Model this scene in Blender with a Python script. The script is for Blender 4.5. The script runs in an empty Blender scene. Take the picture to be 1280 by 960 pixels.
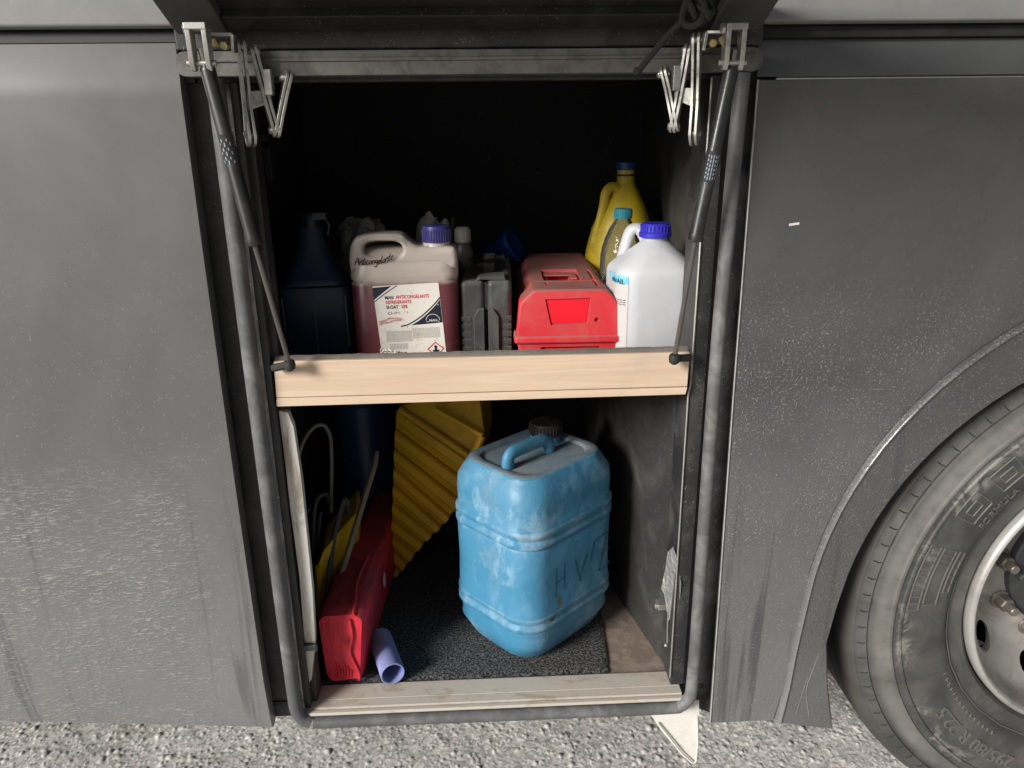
import bpy, bmesh, math, random
import numpy as np
from mathutils import Vector, Matrix, noise as mnoise

random.seed(7)
rad = math.radians
scene = bpy.context.scene
COL = scene.collection

# ------------------------------------------------------------------ camera
FPX, CAM = 961.0, Vector((0.0, -1.2, 1.44))
PITCH, YAW, ROLL = rad(18.767), rad(2.392), rad(-0.692)
_fwd = Vector((math.sin(YAW) * math.cos(PITCH), math.cos(YAW) * math.cos(PITCH), -math.sin(PITCH)))
_r0 = Vector((math.cos(YAW), -math.sin(YAW), 0))
_u0 = _r0.cross(_fwd)
_right = math.cos(ROLL) * _r0 + math.sin(ROLL) * _u0
_up = -math.sin(ROLL) * _r0 + math.cos(ROLL) * _u0
cam_data = bpy.data.cameras.new("camera")
cam_data.sensor_width = 36.0
cam_data.lens = FPX / 1280 * 36
cam_data.clip_end = 500
cam = bpy.data.objects.new("camera", cam_data)
COL.objects.link(cam)
cam.matrix_world = Matrix(((_right.x, _up.x, -_fwd.x, CAM.x), (_right.y, _up.y, -_fwd.y, CAM.y),
                           (_right.z, _up.z, -_fwd.z, CAM.z), (0, 0, 0, 1)))
scene.camera = cam

# ------------------------------------------------------------------ sky, sun, exposure
SUN_EL, SUN_AZ = rad(23), rad(-130)        # from the front left of the bus
sun_dir = Vector((math.sin(SUN_AZ) * math.cos(SUN_EL), math.cos(SUN_AZ) * math.cos(SUN_EL), math.sin(SUN_EL)))
world = bpy.data.worlds.new("World")
scene.world = world
world.use_nodes = True
wn, wl = world.node_tree.nodes, world.node_tree.links
wn.clear()
sky = wn.new("ShaderNodeTexSky")
sky.sky_type = 'NISHITA'
sky.sun_disc = False
sky.sun_elevation, sky.sun_rotation = SUN_EL, SUN_AZ
sky.air_density, sky.dust_density, sky.ozone_density = 1.0, 3.0, 1.0
hsv = wn.new("ShaderNodeHueSaturation")
hsv.inputs['Saturation'].default_value = 0.25
bg = wn.new("ShaderNodeBackground")
bg.inputs['Strength'].default_value = 0.046
wo = wn.new("ShaderNodeOutputWorld")
wl.new(sky.outputs[0], hsv.inputs['Color'])
wl.new(hsv.outputs[0], bg.inputs['Color'])
wl.new(bg.outputs[0], wo.inputs['Surface'])
sun_data = bpy.data.lights.new("sun", 'SUN')
sun_data.energy = 4.4
sun_data.angle = rad(18)
sun_data.color = (1.0, 0.965, 0.92)
sun = bpy.data.objects.new("sun", sun_data)
COL.objects.link(sun)
sun.rotation_euler = sun_dir.to_track_quat('Z', 'Y').to_euler()
scene.view_settings.view_transform = 'Standard'
scene.view_settings.look = 'None'
scene.view_settings.gamma = 1
scene.view_settings.use_curve_mapping = False
scene.view_settings.exposure = 0.30
scene.render.engine = 'CYCLES'
scene.cycles.use_denoising = True
scene.cycles.max_bounces = 8
scene.cycles.sample_clamp_indirect = 6


# ------------------------------------------------------------------ helpers: mesh collecting
def at(px, py, Y=None, Z=None):
    """World point seen at a pixel of the photograph, on a plane of known depth Y or height Z."""
    d = _right * ((px - 640) / FPX) + _up * ((480 - py) / FPX) + _fwd
    t = (Y - CAM.y) / d.y if Y is not None else (Z - CAM.z) / d.z
    return CAM + d * t


def lerp(a, b, t):
    return a + (b - a) * t


class Mesh:
    def __init__(s):
        s.v, s.f = [], []

    def add(s, vs, fs):
        o = len(s.v)
        s.v += [tuple(v) for v in vs]
        s.f += [tuple(i + o for i in f) for f in fs]
        return s

    def merge(s, other, mtx=None):
        return s.add([(mtx @ Vector(v)) if mtx else v for v in other.v], other.f)

    def obox(s, c, ax, ay, az):
        c, ax, ay, az = Vector(c), Vector(ax), Vector(ay), Vector(az)
        vs = [c + ax * i + ay * j + az * k for i in (-1, 1) for j in (-1, 1) for k in (-1, 1)]
        return s.add(vs, [(0, 1, 3, 2), (4, 6, 7, 5), (0, 4, 5, 1), (2, 3, 7, 6), (0, 2, 6, 4), (1, 5, 7, 3)])

    def box(s, x0, x1, y0, y1, z0, z1):
        return s.obox(((x0 + x1) / 2, (y0 + y1) / 2, (z0 + z1) / 2), ((x1 - x0) / 2, 0, 0), (0, (y1 - y0) / 2, 0), (0, 0, (z1 - z0) / 2))

    def loft(s, rings, cap0=True, cap1=True, closed=False):
        n, m = len(rings[0]), len(rings)
        vs = [p for r in rings for p in r]
        fs = []
        for i in range(m if closed else m - 1):
            a, b = i * n, ((i + 1) % m) * n
            for j in range(n):
                k = (j + 1) % n
                fs.append((a + j, a + k, b + k, b + j))
        if not closed:
            if cap0: fs.append(tuple(range(n))[::-1])
            if cap1: fs.append(tuple(range((m - 1) * n, m * n)))
        return s.add(vs, fs)

    def tube(s, path, r, n=10, closed=False, caps=True, flat=1.0):
        P = [Vector(p) for p in path]
        m = len(P)
        R = r if isinstance(r, (list, tuple)) else [r] * m
        T = []
        for i in range(m):
            if closed: t = P[(i + 1) % m] - P[i - 1]
            else: t = P[min(i + 1, m - 1)] - P[max(i - 1, 0)]
            T.append(t.normalized())
        ref = Vector((0, 0, 1)) if abs(T[0].z) < .9 else Vector((0, 1, 0))
        u = (ref - T[0] * ref.dot(T[0])).normalized()
        rings = []
        for i in range(m):
            u = (u - T[i] * u.dot(T[i])).normalized()
            w = T[i].cross(u)
            rings.append([P[i] + u * (R[i] * math.cos(2 * math.pi * k / n)) + w * (R[i] * flat * math.sin(2 * math.pi * k / n)) for k in range(n)])
        return s.loft(rings, caps, caps, closed)

    def lathe(s, prof, n=32, c=(0, 0, 0), axis='Z', caps=True):
        c = Vector(c)
        rings = []
        for r, h in prof:
            ring = []
            for k in range(n):
                a = 2 * math.pi * k / n
                x, y = r * math.cos(a), r * math.sin(a)
                ring.append(c + (Vector((x, y, h)) if axis == 'Z' else Vector((x, h, y)) if axis == 'Y' else Vector((h, x, y))))
            rings.append(ring)
        return s.loft(rings, caps, caps)

    def prism(s, poly, fn, w0, w1):
        n = len(poly)
        vs = [fn(u, v, w0) for u, v in poly] + [fn(u, v, w1) for u, v in poly]
        fs = [tuple(range(n))[::-1], tuple(range(n, 2 * n))] + [(i, (i + 1) % n, n + (i + 1) % n, n + i) for i in range(n)]
        return s.add(vs, fs)

    def strokes(s, lines, width, fn):
        """Pen strokes: flat ribbons; fn maps drawing (u, v) to a point on the surface."""
        for ln in lines:
            for (a, b), (c, d) in zip(ln[:-1], ln[1:]):
                L = math.hypot(c - a, d - b) or 1e-6
                nx, ny = -(d - b) / L * width / 2, (c - a) / L * width / 2
                ex, ey = (c - a) / L * width * .25, (d - b) / L * width * .25
                q = [(a - ex + nx, b - ey + ny), (a - ex - nx, b - ey - ny), (c + ex - nx, d + ey - ny), (c + ex + nx, d + ey + ny)]
                s.add([fn(*p) for p in q], [(0, 1, 2, 3)])
        return s


def rrect(hw, hd, r, n=5):
    r = min(r, hw * .999, hd * .999)
    pts = []
    for cx, cy, a0 in ((hw - r, hd - r, 0), (-hw + r, hd - r, 90), (-hw + r, -hd + r, 180), (hw - r, -hd + r, 270)):
        for k in range(n + 1):
            a = rad(a0 + 90 * k / n)
            pts.append((cx + r * math.cos(a), cy + r * math.sin(a)))
    return pts


def ring(hw, hd, r, z, cx=0, cy=0, n=5):
    return [Vector((x + cx, y + cy, z)) for x, y in rrect(hw, hd, r, n)]


def new_mesh(M, name):
    me = bpy.data.meshes.new(name)
    me.from_pydata([tuple(v) for v in M.v], [], M.f)
    return me


def fix_normals(me):
    bm = bmesh.new()
    bm.from_mesh(me)
    bmesh.ops.remove_doubles(bm, verts=bm.verts, dist=1e-6)
    bmesh.ops.recalc_face_normals(bm, faces=bm.faces)
    bm.to_mesh(me)
    bm.free()


def obj(name, M, mat, parent=None, bevel=0, smooth=35, seg=2, normals=True):
    me = new_mesh(M, name)
    if normals: fix_normals(me)
    me.materials.append(mat)
    if smooth:
        me.polygons.foreach_set('use_smooth', [True] * len(me.polygons))
        me.set_sharp_from_angle(angle=rad(smooth))
    o = bpy.data.objects.new(name, me)
    COL.objects.link(o)
    if parent: o.parent = parent
    if bevel:
        b = o.modifiers.new("edge", 'BEVEL')
        b.width, b.segments, b.limit_method, b.angle_limit = bevel, seg, 'ANGLE', rad(35)
        if smooth: b.harden_normals = True
    return o


def evaluated(o):
    dg = bpy.context.evaluated_depsgraph_get()
    dg.update()
    ev = o.evaluated_get(dg)
    me = ev.to_mesh()
    M = Mesh()
    M.add([v.co.copy() for v in me.vertices], [tuple(p.vertices) for p in me.polygons])
    ev.to_mesh_clear()
    return M


def cut(M, *cutters):
    """M minus every cutter."""
    a = bpy.data.objects.new("cut_body", new_mesh(M, "cut_body"))
    fix_normals(a.data)
    COL.objects.link(a)
    tmp = [a]
    for c in cutters:
        b = bpy.data.objects.new("cutter", new_mesh(c, "cutter"))
        fix_normals(b.data)
        COL.objects.link(b)
        md = a.modifiers.new("cut", 'BOOLEAN')
        md.operation, md.solver, md.object = 'DIFFERENCE', 'EXACT', b
        tmp.append(b)
    out = evaluated(a)
    for t in tmp:
        me = t.data
        bpy.data.objects.remove(t)
        bpy.data.meshes.remove(me)
    return out


def text(s, size=1.0, align='LEFT', extrude=0.0, shear=0.0, bold=0.0):
    cu = bpy.data.curves.new("lettering", 'FONT')
    cu.body, cu.size, cu.align_x, cu.extrude, cu.shear = s, size, align, extrude, shear
    cu.offset = bold
    cu.resolution_u = 3
    o = bpy.data.objects.new("lettering", cu)
    COL.objects.link(o)
    M = evaluated(o)
    bpy.data.objects.remove(o)
    bpy.data.curves.remove(cu)
    return M


def mapped(M, fn):
    R = Mesh()
    return R.add([fn(*v) for v in M.v], M.f)


def plate(poly_with_holes, depth, bevel, fn=None):
    """A flat outline (first loop) with holes (further loops), extruded +-depth and edge-rounded."""
    cu = bpy.data.curves.new("outline", 'CURVE')
    cu.dimensions, cu.fill_mode = '2D', 'BOTH'
    cu.extrude, cu.bevel_depth, cu.bevel_resolution = depth, bevel, 3
    cu.offset = -bevel
    for loop in poly_with_holes:
        sp = cu.splines.new('POLY')
        sp.points.add(len(loop) - 1)
        for p, (x, y) in zip(sp.points, loop): p.co = (x, y, 0, 1)
        sp.use_cyclic_u = True
    o = bpy.data.objects.new("outline", cu)
    COL.objects.link(o)
    M = evaluated(o)
    bpy.data.objects.remove(o)
    bpy.data.curves.remove(cu)
    return mapped(M, fn) if fn else M


def spline(pts, n=8, closed=False):
    """Catmull-Rom through the points (2D or 3D)."""
    P = [np.array(p, float) for p in pts]
    out = []
    m = len(P)
    for i in range(m if closed else m - 1):
        p0 = P[i - 1] if (closed or i > 0) else 2 * P[0] - P[1]
        p1, p2 = P[i], P[(i + 1) % m]
        p3 = P[(i + 2) % m] if (closed or i + 2 < m) else 2 * P[-1] - P[-2]
        for k in range(n):
            t = k / n
            out.append(.5 * ((2 * p1) + (p2 - p0) * t + (2 * p0 - 5 * p1 + 4 * p2 - p3) * t * t + (3 * p1 - p0 - 3 * p2 + p3) * t ** 3))
    if not closed: out.append(P[-1])
    return [tuple(p) for p in out]


def thing(name, label, cat, loc=(0, 0, 0), rz=0, group=None):
    o = bpy.data.objects.new(name, None)
    o.empty_display_size = .05
    COL.objects.link(o)
    o.location, o.rotation_euler = loc, (0, 0, rz)
    o['label'], o['category'] = label, cat
    if group: o['group'] = group
    return o


def tag(o, label, cat, group=None):
    o['label'], o['category'] = label, cat
    if group: o['group'] = group
    return o


def node_part(name, parent, loc=(0, 0, 0)):
    o = bpy.data.objects.new(name, None)
    o.empty_display_size = .03
    COL.objects.link(o)
    o.parent, o.location = parent, loc
    return o


# ------------------------------------------------------------------ helpers: materials
class NT:
    def __init__(s, name):
        s.m = bpy.data.materials.new(name)
        s.m.use_nodes = True
        s.t = s.m.node_tree
        s.t.nodes.clear()
        s.out = s.t.nodes.new("ShaderNodeOutputMaterial")
        s.co = s.t.nodes.new("ShaderNodeTexCoord").outputs['Object']

    def n(s, kind, **kw):
        nd = s.t.nodes.new(kind)
        for k, v in kw.items(): setattr(nd, k, v)
        return nd

    def link(s, a, b):
        s.t.links.new(a, b)

    def set(s, sock, v):
        if isinstance(v, bpy.types.NodeSocket): s.link(v, sock)
        elif isinstance(v, (tuple, list)) and len(v) == 3 and sock.type == 'RGBA': sock.default_value = (*v, 1)
        else: sock.default_value = v

    def scaled(s, sc, co=None):
        mp = s.n("ShaderNodeMapping")
        s.link(co or s.co, mp.inputs['Vector'])
        mp.inputs['Scale'].default_value = sc
        return mp.outputs[0]

    def noise(s, scale, detail=6, rough=.6, co=None, dist=0):
        nd = s.n("ShaderNodeTexNoise")
        s.link(co or s.co, nd.inputs['Vector'])
        nd.inputs['Scale'].default_value, nd.inputs['Detail'].default_value = scale, detail
        nd.inputs['Roughness'].default_value, nd.inputs['Distortion'].default_value = rough, dist
        return nd.outputs[0]

    def voronoi(s, scale, co=None, rnd=1, out='Distance'):
        nd = s.n("ShaderNodeTexVoronoi")
        s.link(co or s.co, nd.inputs['Vector'])
        nd.inputs['Scale'].default_value, nd.inputs['Randomness'].default_value = scale, rnd
        return nd.outputs[out]

    def ramp(s, v, a, b, lo=0.0, hi=1.0):
        nd = s.n("ShaderNodeMapRange")
        nd.interpolation_type = 'SMOOTHSTEP'
        s.set(nd.inputs['Value'], v)
        for k, x in zip(('From Min', 'From Max', 'To Min', 'To Max'), (a, b, lo, hi)): nd.inputs[k].default_value = x
        return nd.outputs[0]

    def math(s, op, a, b=0.0, clamp=False):
        nd = s.n("ShaderNodeMath", operation=op, use_clamp=clamp)
        s.set(nd.inputs[0], a)
        s.set(nd.inputs[1], b)
        return nd.outputs[0]

    def mix(s, fac, a, b, mode='MIX'):
        nd = s.n("ShaderNodeMix", data_type='RGBA', blend_type=mode)
        s.set(nd.inputs[0], fac)
        s.set(nd.inputs[6], a)
        s.set(nd.inputs[7], b)
        return nd.outputs[2]

    def xyz(s, co=None):
        nd = s.n("ShaderNodeSeparateXYZ")
        s.link(co or s.co, nd.inputs[0])
        return nd.outputs

    def bump(s, h, strength, dist=.002, prev=None):
        nd = s.n("ShaderNodeBump")
        s.set(nd.inputs['Height'], h)
        nd.inputs['Strength'].default_value, nd.inputs['Distance'].default_value = strength, dist
        if prev is not None: s.link(prev, nd.inputs['Normal'])
        return nd.outputs[0]

    def bsdf(s, **kw):
        b = s.n("ShaderNodeBsdfPrincipled")
        for k, v in kw.items(): s.set(b.inputs[k.replace('_', ' ')], v)
        s.link(b.outputs[0], s.out.inputs['Surface'])
        return b


def mat(name, col, rough=.5, metal=0.0, dirt=None, damt=.5, dscale=9, dcon=(.42, .68), fine=.12, fscale=160,
        bump=.0, bscale=220, dust=0.0, dustcol=(.24, .22, .195), specks=0.0, speckcol=(.5, .48, .44), speckscale=260,
        spec=.5, sss=0.0, trans=0.0, coat=0.0, wave=0.0, wscale=14, stretch=(1, 1, 1), ior=1.45):
    k = NT(name)
    co = k.scaled(stretch) if stretch != (1, 1, 1) else None
    c = k.mix(1.0, col, k.mix(k.noise(fscale, 5, .7, co), (1 - fine,) * 3, (1 + fine,) * 3), 'MULTIPLY')
    rg = rough
    if dirt:
        d = k.math('MULTIPLY', k.ramp(k.noise(dscale, 8, .68, co, .6), *dcon), damt)
        c = k.mix(d, c, dirt)
        rg = k.math('ADD', rough, k.math('MULTIPLY', d, .3), True)
    if specks:
        v = k.math('LESS_THAN', k.voronoi(speckscale), .13)
        m = k.ramp(k.noise(speckscale * .18, 2), .62 - specks * .3, .7 - specks * .3)
        c = k.mix(k.math('MULTIPLY', k.math('MULTIPLY', v, m), .8), c, speckcol)
    if dust:
        g = k.n("ShaderNodeNewGeometry")
        nz = k.xyz(g.outputs['Normal'])[2]
        df = k.math('MULTIPLY', k.ramp(nz, .25, .95), k.ramp(k.noise(16, 7, .7), .2, .75, dust * .7, dust))
        c = k.mix(df, c, dustcol)
        rg = k.math('MAXIMUM', rg, k.math('MULTIPLY', df, .9))
    b = k.bsdf(Base_Color=c, Roughness=rg, Metallic=metal, IOR=ior)
    b.inputs['Specular IOR Level'].default_value = spec
    b.inputs['Coat Weight'].default_value = coat
    if trans: b.inputs['Transmission Weight'].default_value = trans
    if sss:
        b.inputs['Subsurface Weight'].default_value = sss
        b.inputs['Subsurface Radius'].default_value = (1, .9, .85)
        b.inputs['Subsurface Scale'].default_value = .02
    nrm = None
    if wave: nrm = k.bump(k.noise(wscale, 4, .5, co), wave, .01)
    if bump: nrm = k.bump(k.noise(bscale, 6, .65, co), bump, .0015, nrm)
    if nrm is not None: k.link(nrm, b.inputs['Normal'])
    return k.m


def paint_material(name):
    """Dusty dark grey coach paint: road film, spatter and painted glints thicker towards the sill, washed runs down it."""
    k = NT(name)
    x, y, z = k.xyz()
    low = k.ramp(z, 1.15, .35)                        # where wheels throw the road dirt
    film = k.ramp(k.noise(3.2, 8, .65, None, .5), .25, .8)
    runs = k.ramp(k.noise(1.0, 3, .55, k.scaled((26, 1, 1.1)), .5), .57, .68)
    runs = k.math('MULTIPLY', runs, low)
    f = k.math('ADD', k.math('MULTIPLY', film, .15), k.math('MULTIPLY', low, .34))
    f = k.math('ADD', f, k.ramp(x, .2, -.8, 0, .19))          # grades paler towards the left
    f = k.math('SUBTRACT', f, k.math('MULTIPLY', runs, .30), True)
    c = k.mix(f, (.050, .0515, .053), (.26, .26, .256))
    c = k.mix(1.0, c, k.mix(k.noise(420, 4, .8), (.93,) * 3, (1.07,) * 3), 'MULTIPLY')
    # dried spatter, with glints of reflected gravel painted in as pale drops
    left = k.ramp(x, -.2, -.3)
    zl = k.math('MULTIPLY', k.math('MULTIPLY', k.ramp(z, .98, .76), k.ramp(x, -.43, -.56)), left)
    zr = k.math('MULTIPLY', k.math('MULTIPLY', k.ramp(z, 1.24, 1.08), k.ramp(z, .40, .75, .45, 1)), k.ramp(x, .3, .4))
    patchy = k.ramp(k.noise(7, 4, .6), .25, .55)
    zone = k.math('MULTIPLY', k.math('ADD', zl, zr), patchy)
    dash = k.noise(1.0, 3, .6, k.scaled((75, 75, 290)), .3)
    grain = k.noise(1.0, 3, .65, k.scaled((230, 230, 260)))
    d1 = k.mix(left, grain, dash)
    drop_glints = k.math('MULTIPLY', k.ramp(d1, .55, .64), zone)
    c = k.mix(k.math('MULTIPLY', k.math('MULTIPLY', drop_glints, k.ramp(k.noise(34, 3), .35, .65, .3, 1)), .48), c, (.40, .395, .385))
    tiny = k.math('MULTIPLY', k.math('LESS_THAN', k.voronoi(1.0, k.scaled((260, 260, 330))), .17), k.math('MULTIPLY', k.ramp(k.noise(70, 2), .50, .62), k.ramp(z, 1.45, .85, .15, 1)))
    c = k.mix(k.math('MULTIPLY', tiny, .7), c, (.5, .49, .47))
    rg = k.math('ADD', .25, k.math('MULTIPLY', f, .5), True)
    b = k.bsdf(Base_Color=c, Roughness=rg)
    b.inputs['Specular IOR Level'].default_value = .5
    b.inputs['Coat Weight'].default_value = .4
    b.inputs['Coat Roughness'].default_value = .07
    n1 = k.bump(k.noise(1.6, 1, .3), .06, .03)
    n2 = k.bump(k.math('MULTIPLY', k.ramp(d1, .48, .66), zone), .6, .0012, n1)
    n3 = n2
    k.link(n3, b.inputs['Normal'])
    return k.m


def ground_material():
    k = NT("gravelly_tarmac")
    big = k.ramp(k.noise(4, 6, .6), .35, .65)
    c = k.mix(big, (.47, .455, .43), (.60, .585, .555))
    st = k.ramp(k.xyz(k.voronoi(125, None, 1, 'Color'))[0], 0, 1, .38, 1.15)
    c = k.mix(.75, c, k.mix(1.0, c, st, 'MULTIPLY'))
    c = k.mix(k.ramp(k.noise(210, 5, .7), .45, .7), c, (.55, .54, .51))
    c = k.mix(k.ramp(k.noise(60, 5, .7), .64, .76), c, (.16, .155, .145))
    b = k.bsdf(Base_Color=c, Roughness=.92)
    n = k.bump(k.noise(330, 6, .75), .5, .002)
    k.link(n, b.inputs['Normal'])
    return k.m


def wood_material():
    k = NT("pine_board")
    g = k.noise(1.0, 6, .6, k.scaled((2.2, 60, 46)), 1.2)
    c = k.mix(k.ramp(g, .3, .72), (.51, .375, .27), (.61, .475, .352))
    fineg = k.noise(1.0, 4, .7, k.scaled((9, 300, 260)))
    c = k.mix(k.math('MULTIPLY', k.ramp(fineg, .5, .75), .35), c, (.50, .33, .18))
    c = k.mix(k.math('MULTIPLY', k.ramp(k.noise(6, 8, .72), .52, .76), .5), c, (.40, .33, .27))
    b = k.bsdf(Base_Color=c, Roughness=.62)
    k.link(k.bump(fineg, .18, .001), b.inputs['Normal'])
    return k.m


def canister_material(name, level, low, high, hw, rim=None):
    """Milky polyethylene, coloured by the liquid standing in it up to a level."""
    k = NT(name)
    x, y, z = k.xyz()
    w = k.math('ADD', z, k.math('MULTIPLY', k.noise(30, 3), .006))
    f = k.ramp(w, level - .004 + .003, level + .008 + .003)
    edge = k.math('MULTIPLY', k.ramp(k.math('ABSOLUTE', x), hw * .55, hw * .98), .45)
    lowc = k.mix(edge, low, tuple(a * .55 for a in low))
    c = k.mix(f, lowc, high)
    c = k.mix(k.math('MULTIPLY', k.ramp(k.noise(14, 8, .7, None, .8), .5, .75), .4), c, (.24, .20, .16))
    b = k.bsdf(Base_Color=c, Roughness=.38)
    b.inputs['Subsurface Weight'].default_value = .5
    b.inputs['Subsurface Radius'].default_value = (1, .8, .75)
    b.inputs['Subsurface Scale'].default_value = .012
    k.link(k.bump(k.noise(26, 4, .5), .25, .006), b.inputs['Normal'])
    return k.m


def blue_can_material():
    k = NT("worn_blue_plastic")
    blue = (.034, .185, .320)
    pale = (.30, .44, .53)
    n1 = k.noise(1.0, 12, .74, k.scaled((17, 17, 11)), .15)
    area = k.ramp(k.noise(5.5, 3, .5), .38, .62)
    c = k.mix(k.math('MULTIPLY', k.math('MULTIPLY', k.ramp(n1, .47, .60), area), .40), k.mix(k.ramp(k.noise(4, 4, .5), .35, .7, .02, .20), blue, (.24, .36, .42)), pale)
    scr = k.noise(1.0, 9, .8, k.scaled((70, 70, 40)), .3)
    c = k.mix(k.math('MULTIPLY', k.ramp(scr, .60, .70), .34), c, (.42, .52, .57))
    z_ = k.xyz()[2]
    rub = k.math('ADD', k.math('LESS_THAN', k.math('ABSOLUTE', k.math('SUBTRACT', z_, .302)), .018), k.math('LESS_THAN', k.math('ABSOLUTE', k.math('SUBTRACT', z_, .108)), .017))
    c = k.mix(k.math('MULTIPLY', k.math('MULTIPLY', rub, k.ramp(n1, .40, .62)), .22), c, (.42, .52, .57))
    c = k.mix(k.math('MULTIPLY', k.ramp(k.noise(6, 8, .7, None, .5), .56, .72), .32), c, (.33, .28, .20))
    c = k.mix(k.math('MULTIPLY', k.ramp(k.noise(32, 9, .75), .60, .70), .35), c, (.03, .12, .22))
    tiny = k.math('MULTIPLY', k.math('LESS_THAN', k.voronoi(60), .07), k.ramp(k.noise(15, 2), .63, .66))
    c = k.mix(tiny, c, (.75, .75, .72))
    b = k.bsdf(Base_Color=c, Roughness=k.ramp(n1, .3, .8, .46, .68))
    b.inputs['Subsurface Weight'].default_value = .12
    b.inputs['Subsurface Scale'].default_value = .01
    n = k.bump(k.noise(13, 5, .55), .35, .012)
    k.link(k.bump(k.noise(160, 6, .7), .18, .001, n), b.inputs['Normal'])
    return k.m


def label_material():
    k = NT("stained_paper")
    c = (.74, .70, .64)
    c = k.mix(k.math('MULTIPLY', k.ramp(k.noise(24, 8, .7), .5, .72), .5), c, (.50, .42, .30))
    c = k.mix(k.math('MULTIPLY', k.ramp(k.noise(190, 6, .75), .60, .66), k.ramp(k.noise(22, 3), .45, .6)), c, (.10, .08, .06))
    k.bsdf(Base_Color=c, Roughness=.55)
    return k.m


def carpet_material():
    k = NT("ribbed_carpet")
    c = k.mix(k.ramp(k.noise(210, 3, .7), .35, .68), (.010, .0105, .012), (.20, .20, .20))
    c = k.mix(k.math('MULTIPLY', k.ramp(k.noise(330, 2, .7), .60, .68), .5), c, (.36, .355, .34))
    b = k.bsdf(Base_Color=c, Roughness=1.0)
    b.inputs['Specular IOR Level'].default_value = .1
    k.link(k.bump(k.noise(210, 4, .7), 1.0, .012), b.inputs['Normal'])
    return k.m


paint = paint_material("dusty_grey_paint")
M_paint_top = mat("pale_grey_paint", (.17, .17, .167), .34, dirt=(.25, .245, .235), damt=.3, coat=.2, fine=.06)  # upper panels, paler than the ones below
M_black = mat("black_rubber_trim", (.012, .012, .012), .6, dirt=(.05, .048, .045), damt=.35)
M_frame = mat("black_frame_paint", (.022, .022, .023), .42, dirt=(.09, .085, .08), damt=.5, specks=.4, bump=.15, bscale=90)
M_seal = mat("grey_rubber_seal", (.085, .087, .09), .47, dirt=(.22, .22, .215), damt=.6, dscale=14, fine=.15, bump=.12, bscale=120)
M_rail = mat("dusty_aluminium", (.12, .115, .105), .6, .2, dirt=(.055, .052, .048), damt=.7, dscale=30, fine=.25, bump=.2, bscale=300)
M_liner = mat("black_liner", (.014, .014, .0145), .75, dirt=(.03, .029, .028), damt=.5, specks=.15, bump=.2, bscale=60)
M_side = mat("black_side_board", (.034, .033, .032), .48, dirt=(.13, .125, .12), damt=.6, dscale=5, dcon=(.4, .75), specks=.35, bump=.25, bscale=40)
M_sill = mat("grubby_sill_metal", (.44, .40, .345), .62, .05, dirt=(.27, .20, .13), damt=.75, dscale=22, dcon=(.5, .72), fine=.14, stretch=(.7, 1.5, 1.5), bump=.15, bscale=90)
M_floor = mat("worn_brown_floor", (.17, .13, .105), .85, dirt=(.31, .24, .19), damt=.8, dscale=22, fine=.4, fscale=420, specks=.4, bump=.5, bscale=300)
M_zinc = mat("dull_zinc", (.46, .45, .42), .36, .75, dirt=(.16, .15, .135), damt=.6, dscale=40, fine=.12, bump=.12, bscale=200)
M_edge = mat("edge_highlight_grey", (.42, .42, .41), .4, .3, dirt=(.12, .12, .12), damt=.5, dscale=30)  # pale tone painted for the light on the right panel's edge
M_steel_dark = mat("dark_steel", (.06, .06, .06), .45, .5, dirt=(.12, .11, .1), damt=.4, dscale=30)
M_strut = mat("black_strut_tube", (.018, .018, .019), .38, .0, dirt=(.07, .068, .065), damt=.35, dscale=20, coat=.1)
M_rod = mat("strut_rod", (.16, .15, .14), .35, .7, dirt=(.06, .055, .05), damt=.4, dscale=30)
M_print = mat("pale_print", (.30, .35, .39), .6, fine=.3)
M_sticker = mat("black_sticker", (.03, .03, .032), .45)
M_hatch = mat("hatch_liner", (.006, .006, .006), .6, dirt=(.03, .03, .029), damt=.5, specks=.25, bump=.15, bscale=40)
M_hatchframe = mat("hatch_frame_grey", (.055, .053, .05), .5, dirt=(.05, .048, .045), damt=.5, dscale=12)
M_wood, M_carpet, M_label = wood_material(), carpet_material(), label_material()
M_felt = mat("grey_felt", (.16, .145, .13), .98, fine=.5, fscale=600, bump=.8, bscale=500, dirt=(.08, .07, .06), damt=.5, spec=.1)
def tyre_material():
    """Dusty tyre rubber: pale dried dirt in the ring-shaped step of the sidewall and scuffs beside it."""
    k = NT("dusty_tyre_rubber")
    x, y, z = k.xyz()
    r = k.math('SQRT', k.math('ADD', k.math('MULTIPLY', x, x), k.math('MULTIPLY', z, z)))
    c = k.mix(k.ramp(k.noise(7, 8, .68, None, .6), .36, .68), (.040, .0395, .038), (.090, .088, .083))
    ringd = k.math('MULTIPLY', k.ramp(r, .464, .472), k.ramp(r, .508, .488))
    c = k.mix(k.math('MULTIPLY', ringd, k.ramp(k.noise(9, 6, .7), .25, .7, .15, .75)), c, (.19, .185, .17))
    scuff = k.math('MULTIPLY', k.math('MULTIPLY', k.ramp(r, .415, .44), k.ramp(r, .468, .455)), k.ramp(k.noise(11, 8, .75, None, .8), .50, .62))
    c = k.mix(k.math('MULTIPLY', scuff, .7), c, (.24, .235, .215))
    tread = k.ramp(r, .526, .538)
    c = k.mix(k.math('MULTIPLY', tread, .6), c, (.05, .044, .038))
    b = k.bsdf(Base_Color=c, Roughness=.66)
    k.link(k.bump(k.noise(170, 6, .65), .12, .0015), b.inputs['Normal'])
    return k.m


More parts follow.
